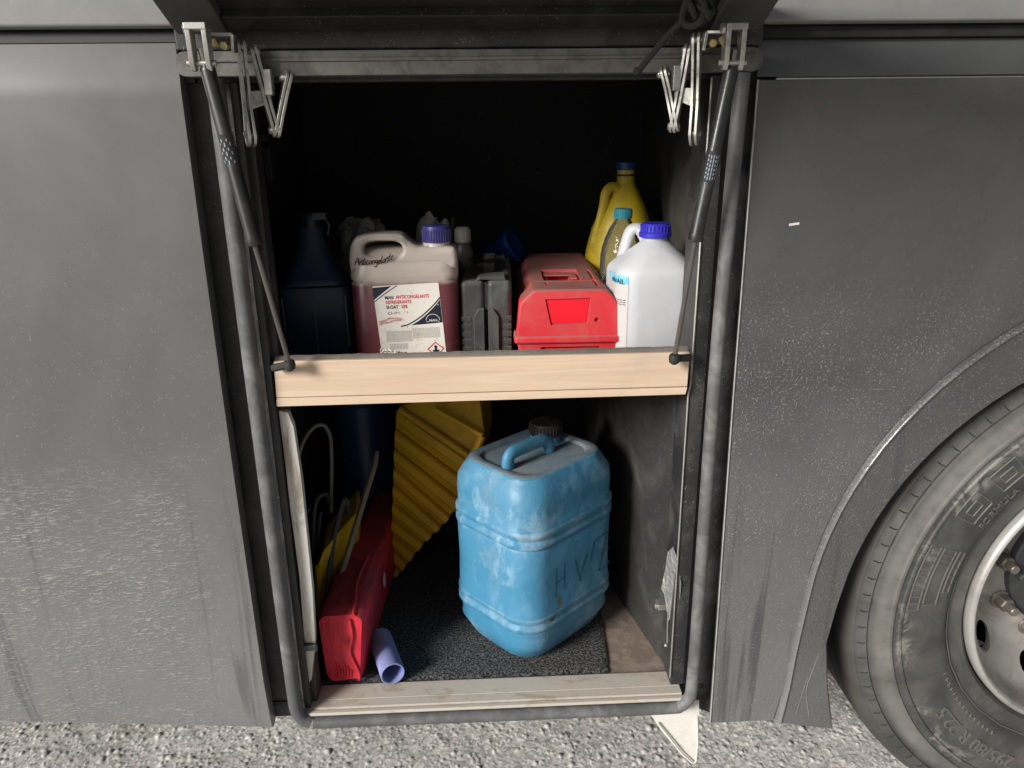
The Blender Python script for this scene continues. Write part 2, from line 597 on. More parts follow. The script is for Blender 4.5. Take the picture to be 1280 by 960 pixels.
M_tyre = tyre_material()
M_tyrepale = mat("scuffed_rubber", (.16, .157, .15), .75, dirt=(.09, .088, .083), damt=.6, dscale=20)
M_rim = mat("silver_rim_paint", (.43, .42, .40), .40, .45, dirt=(.20, .175, .15), damt=.7, dscale=6, fine=.08, bump=.08)
M_nut = mat("rusty_lug_nut", (.22, .20, .17), .42, .6, dirt=(.13, .10, .075), damt=.7, dscale=60)
M_hub = mat("dark_hub", (.028, .030, .033), .6, dirt=(.06, .06, .06), damt=.6, dscale=20)
M_white_plate = mat("dirty_white_plate", (.66, .64, .59), .5, dirt=(.45, .42, .36), damt=.5, dscale=14)
M_oldwood = mat("flaking_white_board", (.60, .57, .52), .8, dirt=(.30, .24, .19), damt=.8, dscale=18, dcon=(.48, .64), stretch=(2, 2, .4), fine=.2, bump=.4, bscale=80)
M_foil = mat("torn_silver_tape", (.62, .62, .62), .3, .7, dirt=(.15, .14, .13), damt=.6, dscale=40, wave=.7, wscale=90)
M_rope = mat("black_rope", (.014, .014, .014), .9, fine=.5, fscale=500, bump=.6, bscale=500)

# ------------------------------------------------------------------ ground
def make_ground():
    x0, x1, y0, y1, st = -1.3, 1.35, .02, .98, .0024
    nx, ny = int((x1 - x0) / st) + 1, int((y1 - y0) / st) + 1
    xs, ys = np.linspace(x0, x1, nx), np.linspace(y0, y1, ny)
    rng = np.random.default_rng(3)
    H = np.zeros((ny, nx))
    NS = 115000
    for sc, amp in ((.30, .008), (.11, .004), (.03, .002)):            # low relief: smooth lattice noise
        gx, gy = int(3.3 / sc) + 3, int(1.5 / sc) + 3
        L = rng.random((gy, gx))
        fx, fy = (xs - x0) / sc, (ys - y0) / sc
        ix, iy = fx.astype(int), fy.astype(int)
        tx, ty = fx - ix, fy - iy
        tx, ty = tx * tx * (3 - 2 * tx), ty * ty * (3 - 2 * ty)
        A = L[np.ix_(iy, ix)] * (1 - tx) + L[np.ix_(iy, ix + 1)] * tx
        B = L[np.ix_(iy + 1, ix)] * (1 - tx) + L[np.ix_(iy + 1, ix + 1)] * tx
        H += amp * (A * (1 - ty)[:, None] + B * ty[:, None] - .5)
    H0 = H.copy()
    for px, py, r, q in zip(rng.uniform(x0, x1, NS), rng.uniform(y0, y1, NS), rng.gamma(1.7, .0009, NS) + .0023, rng.random(NS)):
        r = min(r, .010)
        i0, i1 = max(int((px - r - x0) / st), 0), min(int((px + r - x0) / st) + 2, nx)
        j0, j1 = max(int((py - r - y0) / st), 0), min(int((py + r - y0) / st) + 2, ny)
        dx, dy = xs[i0:i1] - px, ys[j0:j1] - py
        e = .6 + .6 * q
        d2 = (dx[None, :] * e) ** 2 + (dy[:, None] / e) ** 2
        h = np.sqrt(np.clip(1 - d2 / (r * r), 0, 1)) * r * (.26 + .48 * q * q)
        base = H0[min(int((py - y0) / st), ny - 1), min(int((px - x0) / st), nx - 1)]
        H[j0:j1, i0:i1] = np.maximum(H[j0:j1, i0:i1], np.where(h > 0, h + base - .0015, -1))
    edge = np.minimum(np.minimum.outer(ys - y0, xs - x0), np.minimum.outer(y1 - ys, x1 - xs)) / .1
    H = (H - .006) * np.clip(edge, 0, 1)
    X, Y = np.meshgrid(xs, ys)
    verts = np.stack([X, Y, H], -1).reshape(-1, 3)
    idx = np.arange(nx * ny).reshape(ny, nx)
    quads = np.stack([idx[:-1, :-1], idx[:-1, 1:], idx[1:, 1:], idx[1:, :-1]], -1).reshape(-1, 4)
    far = 250.0
    outer = np.array([(-far, -far, 0), (far, -far, 0), (far, far, 0), (-far, far, 0)])
    n0 = len(verts)
    verts = np.vstack([verts, outer])
    c = [idx[0, 0], idx[0, -1], idx[-1, -1], idx[-1, 0]]
    ringq = np.array([(n0 + i, n0 + (i + 1) % 4, c[(i + 1) % 4], c[i]) for i in range(4)])
    quads = np.vstack([quads, ringq])
    me = bpy.data.meshes.new("ground")
    me.vertices.add(len(verts))
    me.vertices.foreach_set('co', verts.ravel())
    me.loops.add(quads.size)
    me.loops.foreach_set('vertex_index', quads.ravel().astype(np.int32))
    me.polygons.add(len(quads))
    me.polygons.foreach_set('loop_start', np.arange(0, quads.size, 4, dtype=np.int32))
    me.update(calc_edges=True)
    me.polygons.foreach_set('use_smooth', [True] * len(quads))
    me.materials.append(ground_material())
    o = bpy.data.objects.new("ground", me)
    COL.objects.link(o)
    o['kind'] = 'structure'


make_ground()

# ------------------------------------------------------------------ the bus
bus = thing("bus", "dark grey coach side with open luggage hatch, dusty panels and one wheel", "bus")
XL, XR = -.42, .419                                  # edges of the hatch opening
PT, CR = 1.552, 1.496                                # top of the lower panels, crease line
WX, WZ = 1.238, .549                                 # wheel centre
AX, AZ, AR = 1.228, .525, .579                       # wheel arch opening
LX, LZ, LR = 1.239, .561, .652                       # arch lip


def panel_sheet(cols, zbot, ztop, x_at):
    """A panel grid in X and Z whose upper part leans back a little above the crease."""
    return None


# left panel: slightly bowed sheet, folded back above the crease, with a returned edge
p = Mesh()
xs = [-1.75 + (XL + 1.75) * i / 24 for i in range(25)]
zs = [0.0, .03, .1, .2, .35, .5, .65, .8, .93, .965, .985, 1.0]
rows = []
for x in xs:
    zb = .341 + (XL - x) * .085
    rows.append([Vector((x, -.006 * math.sin(math.pi * t) + (.012 * max(0, .06 - t) / .06), zb + (CR - zb) * t)) for t in zs]
                + [Vector((x, .0015, CR + .006)), Vector((x, .0035, PT))])
edge_ring = [v + Vector((0, .03, 0)) for v in rows[-1]]
edge_mid = [v + Vector((.002, .004, 0)) for v in rows[-1]]
rows += [edge_mid, edge_ring]
n = len(rows[0])
p.add([v for r in rows for v in r], [(i * n + j, (i + 1) * n + j, (i + 1) * n + j + 1, i * n + j + 1) for i in range(len(rows) - 1) for j in range(n - 1)])
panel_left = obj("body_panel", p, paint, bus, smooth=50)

# right panel, cut round the wheel arch
p = Mesh()
outl = [(XR, CR), (XR + .004, 1.0), (XR + .014, .316)]
outl += [(LX - .68, .316), (.588, .49), (.594, .60)]
a0 = 176
arc = [(LX + LR * math.cos(rad(a)), LZ + LR * math.sin(rad(a))) for a in range(172, 8, -3)]
outl += arc + [(1.88, .5), (1.9, .316), (2.4, .316), (2.4, CR)]
p.prism(outl, lambda u, v, w: Vector((u, w, v)), 0, .012)
p.prism([(XR - .001, 0), (2.4, 0), (2.4, 1), (XR - .001, 1)], lambda u, v, w: Vector((u, .003 + w + .012 * v, CR + .004 + v * (PT - CR - .004))), 0, .004)
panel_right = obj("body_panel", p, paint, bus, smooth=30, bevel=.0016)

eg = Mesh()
eg.tube([(XR - .0008, -.0012, CR), (XR + .0032, -.0012, 1.0), (XR + .0132, -.0012, .318)], .0015, 6)  # thin pale strip standing in for the edge's highlight
obj("panel_highlight", eg, M_edge, bus)

eg = Mesh()
eg.strokes([[at(987, 281, Y=-.0008), at(1001, 279, Y=-.0008)]] and [[(0, 0), (.75, .10)]], .2, lambda u, v: at(987, 281, Y=-.0008) + Vector((.019 * u, 0, .019 * v)))
obj("paint_chip", eg, M_white_plate, bus, smooth=0)

# flared wheel-arch trim with a raised bead
tr = Mesh()
lip = [(.561, .318), (.572, .40), (.578, .486), (.588, .60)] + [(LX + LR * math.cos(rad(a)), LZ + LR * math.sin(rad(a))) for a in range(172, 6, -4)] + [(1.89, .55), (1.91, .318)]
inn = [(.677, .298), (.655, .40), (.640, .50), (.650, .58)] + [(AX + AR * math.cos(rad(a)), AZ + AR * math.sin(rad(a))) for a in range(172, 6, -4)] + [(1.81, .5), (1.80, .298)]
rings = []
for (lx, lz), (ix, iz) in zip(lip, inn):
    A, B = Vector((lx, 0, lz)), Vector((ix, 0, iz))
    d = B - A
    rings.append([A + Vector((0, .004, 0)), A + d * .01 + Vector((0, -.005, 0)), A + d * .035 + Vector((0, -.012, 0)), A + d * .065 + Vector((0, -.013, 0)), A + d * .10 + Vector((0, -.009, 0)),
                  A + d * .13 + Vector((0, -.0075, 0)), A + d * .95 + Vector((0, -.010, 0)), B + Vector((0, -.007, 0)), B + d * .01 + Vector((0, .05, 0))])
nn = len(rings[0])
tr.add([v for r in rings for v in r], [(i * nn + j, (i + 1) * nn + j, (i + 1) * nn + j + 1, i * nn + j + 1) for i in range(len(rings) - 1) for j in range(nn - 1)])
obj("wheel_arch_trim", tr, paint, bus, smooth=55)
# washed-out scratch beads at the trim's foot
sc = Mesh()
sc.tube([at(px, py, Y=-.0085) for px, py in spline([(1024, 815), (1015, 840), (1008, 862), (1011, 895)], 5)], .0013, 6)
sc.tube([at(px, py, Y=-.0085) for px, py in spline([(1010, 845), (1002, 870), (995, 892)], 5)], .0009, 6)
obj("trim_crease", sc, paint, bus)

# wheel well
ww = Mesh()
for k in range(0, 186, 6):
    pass
well = []
for a in range(-30, 211, 6):
    c_, s_ = math.cos(rad(a)), math.sin(rad(a))
    well.append([Vector((AX + .64 * c_, .03, AZ + .64 * s_)), Vector((AX + .64 * c_, .62, AZ + .64 * s_))])
ww.add([v for r in well for v in r], [(2 * i, 2 * i + 1, 2 * i + 3, 2 * i + 2) for i in range(len(well) - 1)])
ww.box(AX - .7, AX + .7, .62, .63, .2, 1.2)
obj("wheel_well", ww, M_black, bus)

# panels above the seam, either side of the hatch, and the dark seam between
for xa, xb in ((-1.75, -.405), (.405, 2.4)):
    p = Mesh()
    p.prism([(0, 0), (.006, -.004), (.012, 0), (.020, .55), (.03, .55), (.024, 0)], lambda u, v, w: Vector((w, -.010 + u, 1.576 + v)), xa, xb)
    p = Mesh()
    p.prism([(-.008, 1.574), (.000, 1.570), (.012, 1.572), (.016, 2.2), (.002, 2.2)], lambda u, v, w: Vector((w, u, v)), xa, xb)
    obj("upper_panel", p, M_paint_top, bus, smooth=30, bevel=.003)
    s = Mesh()
    s.box(xa, xb, .018, .05, 1.50, 1.60)
    s.prism([(.006, 1.5535), (.016, 1.5525), (.018, 1.568), (.010, 1.568)], lambda u, v, w: Vector((w, u, v)), xa, xb)
    obj("seam_strip", s, M_black, bus)

# recessed body frame round the opening
f = Mesh()
f.prism([(-.44, .345), (-.352, .345), (-.352, 1.56), (-.44, 1.56)], lambda u, v, w: Vector((u, w, v)), .034, .06)
f.prism([(.372, .345), (.46, .30), (.46, 1.56), (.372, 1.56)], lambda u, v, w: Vector((u, w, v)), .034, .06)
f.prism([(-.44, 1.50), (.46, 1.50), (.46, 1.60), (-.44, 1.60)], lambda u, v, w: Vector((u, w, v)), .03, .06)
obj("door_frame", f, M_frame, bus, bevel=.003)
fl = Mesh()                                           # folded inner flanges
fl.box(-.352, -.330, .020, .06, .38, 1.50)
fl.box(-.352, -.340, .002, .02, .38, 1.50)
obj("frame_flange", fl, M_frame, bus, bevel=.002)
fr = Mesh()
fr.box(.352, .378, .014, .10, .40, 1.505)
obj("frame_flange", fr, M_frame, bus, bevel=.002)
eg = Mesh()
eg.tube([(.353, .012, 1.50), (.352, .012, 1.02), (.349, .012, 1.0), (.350, .012, .42)], .0018, 6)
obj("flange_edge", eg, M_zinc, bus)
ub = Mesh()                                           # underbody, thin at the sill
ub.box(-1.75, .42, .03, .10, .375, .384)
ub.box(-1.75, -.44, .05, 1.2, .42, .44)
ub.box(-.44, .45, .05, 1.2, .355, .372)
obj("underbody", ub, M_black, bus)

# rubber seal
s = Mesh()
path = [(-.366, -.012, 1.505), (-.366, -.012, 1.0), (-.365, -.012, .60), (-.364, -.012, .44), (-.362, -.012, .40), (-.353, -.012, .380), (-.338, -.012, .3715)]
s.tube(spline(path, 5), .0122, 14, flat=1.05)
s2 = [(-.333, -.012, .3705), (-.1, -.013, .3705), (.2, -.013, .3695), (.345, -.012, .3690), (.367, -.012, .373), (.381, -.012, .388), (.3865, -.012, .42), (.387, -.012, .6), (.385, -.012, 1.0), (.388, -.012, 1.35), (.391, -.012, 1.505)]
s.tube(spline(s2, 6), .0115, 14, flat=1.05)
obj("rubber_seal", s, M_seal, bus)

# hinge rail over the opening and the dusty extrusion above it
r = Mesh()
r.prism(rrect(.4165, .0165, .015, 4), lambda u, v, w: Vector((u, w, 1.5225 + v)), -.022, .012)
r.prism(rrect(.40, .0025, .002, 2), lambda u, v, w: Vector((u, w, 1.527 + v)), -.025, -.022)
obj("hinge_rail", r, M_rail, bus, bevel=.004)
r = Mesh()
r.box(-.418, .42, -.004, .03, 1.5415, 1.578)
obj("top_ledge", r, M_frame, bus, bevel=.003)

# sill plate
s = Mesh()
prof = [(-.012, .386), (-.010, .3892), (-.003, .3896), (-.002, .388), (.001, .388), (.002, .3910), (.020, .3922), (.0204, .3916), (.0212, .3916), (.0216, .3924), (.050, .3945), (.06, .3945), (.06, .384), (-.012, .384)]
s.prism(prof, lambda u, v, w: Vector((w, u, v)), -.352, .372)
obj("sill_plate", s, M_sill, bus, smooth=20, bevel=.0008)

# compartment lining
c = Mesh(); c.box(-.42, .36, .06, .82, .372, .388)
obj("compartment_floor", c, M_floor, bus)
c = Mesh(); c.box(-.46, .44, .80, .82, .388, 1.56)
obj("back_wall", c, M_liner, bus)
c = Mesh(); c.box(-.46, .46, .06, .82, 1.548, 1.56)
obj("compartment_ceiling", c, M_liner, bus)
c = Mesh(); c.box(-.44, -.42, .06, .82, .388, 1.548)
obj("side_wall", c, M_liner, bus)
c = Mesh()
def slab(pl, z0, z1):
    n_ = len(pl)
    c.add([(x, y, z0) for x, y in pl] + [(x, y, z1) for x, y in pl], [tuple(range(n_)), tuple(range(2 * n_ - 1, n_ - 1, -1))] + [(i, (i + 1) % n_, n_ + (i + 1) % n_, n_ + i) for i in range(n_)])
slab([(.362, .052), (.355, .10), (.30, .36), (.26, .80), (.28, .80), (.32, .36), (.375, .10), (.372, .052)], .388, 1.000)
obj("side_wall", c, M_side, bus, smooth=20)
c = Mesh()
slab([(.378, .06), (.394, .061), (.400, .36), (.418, .80), (.430, .80), (.412, .36), (.405, .061)], 1.0005, 1.548)
obj("side_wall", c, M_side, bus, smooth=20)
wb = Mesh()
wb.box(-.419, -.405, .40, .43, 1.335, 1.40)
wb.box(-.419, -.411, .395, .435, 1.41, 1.425)
obj("wall_bracket", wb, M_steel_dark, bus, bevel=.002)
lb = Mesh()                                            # flaking white edge of the left lining board
A, B = at(350, 512, Y=.045), at(392, 835, Y=.045)
edge_px = [(348, 514), (354, 560), (363, 640), (374, 720), (380, 800), (384, 858), (389, 850), (394, 800), (391, 740), (386, 690), (377, 600), (367, 533), (360, 516)]
pl_ = [at(px, py, Y=.012) for px, py in edge_px]
lb.loft([[v for v in pl_], [v + Vector((0, .014, 0)) for v in pl_]])
o = obj("liner_board", lb, M_oldwood, bus, bevel=.001)
lt = Mesh()
lt.box(-.342, -.318, .002, .011, .52, .532)
lt.tube([(-.319, .004, .519), (-.319, .004, .534)], .0045, 8)
obj("board_clip", lt, M_steel_dark, bus, bevel=.001)

# torn tape and lock on the right wall
rndf = lambda s_: (mnoise.noise(Vector((s_, 3.1, 7.7))))
tp = Mesh()
tape_edge = [(835, 690), (842, 683), (848, 700), (852, 730), (849, 768), (844, 778), (840, 770), (836, 776), (831, 742), (827, 735), (832, 712)]
tv = []
for i, (px, py) in enumerate(tape_edge):
    tv.append(at(px, py, Y=.078 - (px - 827) / 25 * .066 - .003 * (i % 2)))
tp.add(tv + [v + Vector((-.0015, -.0015, 0)) for v in tv], [tuple(range(11))[::-1], tuple(range(11, 22))] + [(i, (i + 1) % 11, 11 + (i + 1) % 11, 11 + i) for i in range(11)])
obj("torn_tape", tp, M_foil, bus, smooth=0)
lk = Mesh()
lk.obox((.345, .085, .535), (.010, 0, 0), (0, .012, 0), (0, 0, .006))
lk.lathe([(.006, 0), (.006, .012), (.003, .014)], 10, (.330, .08, .535), 'X')
lk.tube([(.352, .052, .60), (.349, .050, .53), (.351, .050, .47)], .002, 6)
lk.tube([(.353, .06, .46), (.350, .06, .455)], .004, 8)
obj("door_lock", lk, M_zinc, bus, bevel=.001)

# white deflector plate below the sill
w = Mesh()
tri = [(.313, .338), (.340, .290), (.385, .225), (.408, .200), (.416, .203), (.4175, .26), (.413, .335), (.411, .362), (.33, .362)]
w.prism(tri, lambda u, v, q: Vector((u, q + .02 * (.36 - v), v)), .012, .016)
w.tube([(.330, .008, .315), (.384, .008, .235), (.407, .009, .209), (.4135, .009, .212), (.4135, .008, .26), (.408, .008, .325)], .0022, 6)
obj("deflector_plate", w, M_white_plate, bus, bevel=.001)

# ------------------------------------------------------------------ raised hatch
HS = rad(24)
hu, hn = Vector((0, -math.cos(HS), math.sin(HS))), Vector((0, -math.sin(HS), -math.cos(HS)))
H0 = Vector((0, -.024, 1.568))
hp = lambda x, l, d: H0 + Vector((x, 0, 0)) + hu * l + hn * d
hatch = node_part("raised_hatch", bus)
h = Mesh()
h.add([hp(*q) for q in ((-.42, .0, -.03), (.42, .0, -.03), (.42, 1.16, -.03), (-.42, 1.16, -.03), (-.42, .0, -.024), (.42, .0, -.024), (.42, 1.16, -.024), (-.42, 1.16, -.024))],
      [(0, 1, 2, 3), (7, 6, 5, 4), (0, 4, 5, 1), (1, 5, 6, 2), (2, 6, 7, 3), (3, 7, 4, 0)])
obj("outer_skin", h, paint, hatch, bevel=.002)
h = Mesh()
for x0, x1, l0, l1 in ((-.405, -.335, .0, 1.14), (.335, .405, .0, 1.14), (-.335, .335, 1.06, 1.14)):
    h.add([hp(*q) for q in ((x0, l0, -.022), (x1, l0, -.022), (x1, l1, -.022), (x0, l1, -.022), (x0, l0, .010), (x1, l0, .010), (x1, l1, .010), (x0, l1, .010))],
          [(0, 1, 2, 3), (7, 6, 5, 4), (0, 4, 5, 1), (1, 5, 6, 2), (2, 6, 7, 3), (3, 7, 4, 0)])
obj("hatch_frame", h, M_hatchframe, hatch, bevel=.003)
h = Mesh()
for x0, x1, l0, l1, d in ((-.335, .335, .0, 1.06, -.006), (-.335, .335, .0, .035, .006), (-.335, .335, .28, .33, .000), (-.335, .335, .6, .65, .0)):
    h.add([hp(*q) for q in ((x0, l0, -.0215), (x1, l0, -.0215), (x1, l1, -.0215), (x0, l1, -.0215), (x0, l0, d), (x1, l0, d), (x1, l1, d), (x0, l1, d))],
          [(0, 1, 2, 3), (7, 6, 5, 4), (0, 4, 5, 1), (1, 5, 6, 2), (2, 6, 7, 3), (3, 7, 4, 0)])
obj("inner_liner", h, M_hatch, hatch, bevel=.002)
# strap with a tangled end
st = Mesh()
a, b = at(797, 90, Y=-.10), at(872, 8, Y=-.16)
st.tube(spline([a, lerp(a, b, .5) + Vector((0, 0, .004)), b], 8), .0042, 8)
st.lathe([(.004, -.004), (.006, -.002), (.006, .004), (.002, .006)], 8, a)
for j in range(4):
    c0 = at(866 + j * 4, 14 - j * 5, Y=-.165)
    st.tube(spline([c0 + Vector((.012 * math.cos(t + 1.7 * j) * (1 + .3 * math.sin(3 * j)), .008 * math.sin(2 * t), .017 * math.sin(t + .9 * j))) for t in np.linspace(0, 6.28, 10)[:-1]], 4, True), .0042, 7, closed=True)
obj("pull_strap", st, M_rope, hatch)


# ------------------------------------------------------------------ gas struts and hinge links
def gas_strut(side, top, mid, low, end, clev):
    g = node_part("gas_strut", bus)
    T, Md, L, E = (Vector(q) for q in (top, mid, low, end))
    m = Mesh()
    d = (Md - T).normalized()
    m.tube([T, T + d * .004, T + d * .006, Md - d * .012, Md - d * .010, Md, Md + d * .002], [.007, .0092, .0102, .0102, .0112, .0112, .007], 16)
    obj("strut_tube", m, M_strut, g)
    m = Mesh()
    m.tube([Md, L], .0039, 10)
    obj("strut_rod", m, M_rod, g)
    m = Mesh()
    m.tube([T - d * .02, T], .006, 10)
    obj("end_fitting", m, M_rod, g)
    m = Mesh()
    m.lathe([(.004, -.010), (.0085, -.006), (.0095, 0), (.0085, .006), (.004, .009)], 12, L)
    m.tube([L, E], .0065, 10)
    obj("ball_joint", m, M_black, g)
    # fork bracket holding the strut's upper end
    C0 = Vector(clev)
    m = Mesh()
    for sx in (-1, 1):
        m.prism([(-.009, -.034), (-.004, -.042), (.004, -.042), (.009, -.034), (.011, .012), (-.011, .012)],
                lambda u, v, w, sx=sx: C0 + Vector((w + sx * .0105, u, v)), -.0035, .0035)
    m.obox(C0 + Vector((0, 0, .012)), (.0145, 0, 0), (0, .012, 0), (0, 0, .0045))
    obj("clevis", m, M_zinc, g, bevel=.0015)
    m = Mesh()
    m.lathe([(.0075, -.018), (.0075, -.013)], 6, C0 + Vector((-side * .002, -.004, .010)), 'X')
    obj("bolt", m, M_zinc, g, bevel=.0006)
    m = Mesh()
    m.lathe([(.004, -.019), (.004, .019)], 10, C0 + Vector((0, 0, -.032)), 'X')
    obj("bolt", m, M_zinc, g, bevel=.0006)
    # wrapped sticker and its rows of small print
    m = Mesh()
    L0 = (Md - T).length
    q0, q1 = (.36, .52) if side < 0 else (.46, .64)
    m.tube([lerp(T, Md, q0), lerp(T, Md, q1)], .01045, 16, caps=False)
    obj("strut_sticker", m, M_sticker, g)
    m = Mesh()
    u = Vector((1, 0, 0)); u = (u - d * u.dot(d)).normalized()
    nrm = u.cross(d); nrm = nrm if nrm.y < 0 else -nrm
    rows_ = ["SERIE 0450N", "PRESSURE", "DO NOT OPEN", "NICHT OFFEN", "094/21"]
    def wrap(x, y, z):
        ang = (y) / .0105
        return lerp(T, Md, q0) + d * (x + .002) + (nrm * math.cos(ang) + u * math.sin(ang)) * .0108
    for i in range(5):
        for w_ in range(6):
            x0 = .003 + w_ * .006 + (.001 if i % 2 else 0)
            x1 = x0 + .0035 + .0018 * ((i * 7 + w_ * 3) % 3) / 2
            if side < 0 and (i + w_) % 2 == 0: continue
            y0 = -.009 + i * .0036
            m.add([wrap(x0, y0, 0), wrap(x1, y0, 0), wrap(x1, y0 + .0014, 0), wrap(x0, y0 + .0014, 0)], [(0, 1, 2, 3)])
    obj("strut_print", m, M_print, g)
    return g


gas_strut(-1, at(258, 80, Y=-.085), at(318, 305, Y=-.05), at(362, 456, Y=-.025), at(342, 460, Y=-.01), at(248, 46, Y=-.088))
gas_strut(1, at(915, 82, Y=-.085), at(869, 300, Y=-.05), at(843, 448, Y=-.025), at(862, 447, Y=-.01), at(918, 46, Y=-.088))


def dogbone(a, b, ra, rb, waist, t, offset):
    """A flat link plate between two pivots, lying in the plane of a, b and the depth direction."""
    A, B = Vector(a), Vector(b)
    d = (B - A); L = d.length; d.normalize()
    yv = Vector((.42 if A.x > 0 else -.42, .9, 0)); yv = (yv - d * yv.dot(d)).normalized()
    w = d.cross(yv)
    pts = []
    for k in range(9):
        an = rad(90 + 180 * k / 8)
        pts.append((ra * math.cos(an), ra * math.sin(an)))
    pts += [(L * .3, -waist), (L * .7, -waist)]
    for k in range(9):
        an = rad(-90 + 180 * k / 8)
        pts.append((L + rb * math.cos(an), rb * math.sin(an)))
    pts += [(L * .7, waist), (L * .3, waist)]
    m = Mesh()
    m.prism(pts, lambda u, v, q: A + d * u + yv * v + w * (q + offset), -t, t)
    return m, w, A, B


M_yzinc = mat("yellow_zinc", (.62, .50, .22), .35, .8)


def hinge(side, p1, q1, p2, q2, p3, blk, clip):
    g = node_part("hinge_arm", bus)
    for (a, b, ra, rb, wa, offs) in ((p1, q1, .010, .017, .007, (-.0038, .0038)), (p2, q2, .009, .009, .006, (-.003, .003)), (p3, q2, .012, .009, .007, (0.0, .0055))):
        for of in offs:
            m, w, A, B = dogbone(a, b, ra, rb, wa, .0020, of)
            obj("hinge_link", m, M_zinc, g, bevel=.0006)
    for a in (p1, q1, p2, q2, p3):
        m = Mesh()
        m.lathe([(.0045, -.0085), (.0055, -.007), (.0055, .007), (.0045, .0085)], 10, Vector(a), 'X')
        obj("hinge_pin", m, M_zinc, g)
    m = Mesh()                                         # web plate joining the first two links
    A, B = lerp(Vector(p1), Vector(q1), .50), lerp(Vector(p2), Vector(q2), .48)
    A2, B2 = lerp(Vector(p1), Vector(q1), .72), lerp(Vector(p2), Vector(q2), .66)
    Y1 = Vector((0, .004, 0))
    m.add([A, B, B2, A2, A + Y1, B + Y1, B2 + Y1, A2 + Y1], [(0, 1, 2, 3), (7, 6, 5, 4), (0, 4, 5, 1), (1, 5, 6, 2), (2, 6, 7, 3), (3, 7, 4, 0)])
    Bk = Vector(blk)
    m.obox(Bk, (.0055, 0, 0), (0, .008, 0), (0, 0, .017))
    m.obox(Bk + Vector((side * .002, .004, -.026)), (.003, 0, 0), (0, .005, 0), (0, 0, .014))
    obj("hinge_web", m, M_zinc, g, bevel=.001)
    c0, c1, c2 = (Vector(q) for q in clip)
    m = Mesh()
    yv = Vector((0, .012, 0))
    for a, b in ((c0, c1), (c1, c2)):
        dd = (b - a).normalized(); nn_ = dd.cross(Vector((0, 1, 0))) * .0022
        m.add([a - yv - nn_, a + yv - nn_, a + yv + nn_, a - yv + nn_, b - yv - nn_, b + yv - nn_, b + yv + nn_, b - yv + nn_],
              [(0, 1, 2, 3), (7, 6, 5, 4), (0, 4, 5, 1), (1, 5, 6, 2), (2, 6, 7, 3), (3, 7, 4, 0)])
    obj("hinge_bracket", m, M_zinc, g, bevel=.0008)
    m = Mesh()
    mid = lerp(c0, c1, .5) + Vector((0, -.004, -.010))
    for k in (-.011, .002):
        m = Mesh()
        m.lathe([(.0055, -.006), (.0055, .004), (.003, .006)], 6, mid + Vector((k * side * -1, 0, -.004 if k > 0 else 0)), 'Y')
        obj("hinge_bolt", m, M_yzinc, g, bevel=.0006)


hinge(-1, at(301, 58, Y=-.045), at(313, 168, Y=-.045), at(317, 64, Y=-.035), at(344, 163, Y=-.03), at(357, 97, Y=-.02), at(336, 103, Y=-.03),
      (at(264, 43, Y=-.06), at(293, 44, Y=-.05), at(294, 66, Y=-.05)))
hinge(1, at(871, 50, Y=-.045), at(868, 167, Y=-.045), at(860, 63, Y=-.035), at(842, 158, Y=-.03), at(829, 93, Y=-.02), at(845, 98, Y=-.03),
      (at(903, 41, Y=-.06), at(881, 41, Y=-.05), at(877, 64, Y=-.05)))

# ------------------------------------------------------------------ wheel
wheel = node_part("wheel", bus, (WX, 0, WZ))
TP = [(.308, .050), (.312, .036), (.318, .030), (.335, .032), (.345, .030), (.352, .026), (.356, .020), (.375, .014), (.40, .008), (.43, .005), (.449, .005), (.451, .002), (.455, .002), (.457, .005), (.466, .005),
      (.468, .0025), (.473, .003), (.475, .0075), (.488, .011), (.503, .016), (.505, .020), (.508, .0205), (.511, .0175), (.527, .026), (.532, .026), (.539, .034), (.548, .052), (.552, .075)]


def side_y(r_):
    for (a, ya), (b, yb) in zip(TP[:-1], TP[1:]):
        if a <= r_ <= b: return ya + (yb - ya) * (r_ - a) / (b - a)
    return .01


t = Mesh()
prof = list(TP)
y_ = .075
for g0 in (.10, .155, .21, .265):
    prof += [(.552, g0), (.538, g0 + .002), (.538, g0 + .010), (.552, g0 + .012)]
prof += [(.552, .30), (.54, .34), (.50, .36), (.44, .37), (.36, .35), (.34, .33)]
t.lathe(prof, 120, (0, 0, 0), 'Y', caps=False)
tyre = obj("tyre", t, M_tyre, wheel, smooth=40)
pol = lambda r_, a, d=0.0: Vector((r_ * math.cos(a), side_y(r_) - d, r_ * math.sin(a)))
tx = Mesh()


def arc_text(s_, r_, a_start, size, d=.0026, bold=0.0):
    tm = text(s_, size, extrude=.0014, bold=bold)
    tx.merge(mapped(tm, lambda x, y, z: pol(r_ + y, rad(a_start) - x / r_, d * .6 + z)))


def arc_rib(r_, a0_, a1_, wdt=.0017):
    tx.tube([pol(r_, rad(lerp(a0_, a1_, k / 14)), .0006) for k in range(15)], wdt, 5)


def cross_rib(a_, r0_, r1_, wdt=.0016):
    tx.tube([pol(lerp(r0_, r1_, k / 4), rad(a_), .0006) for k in range(5)], wdt, 5)


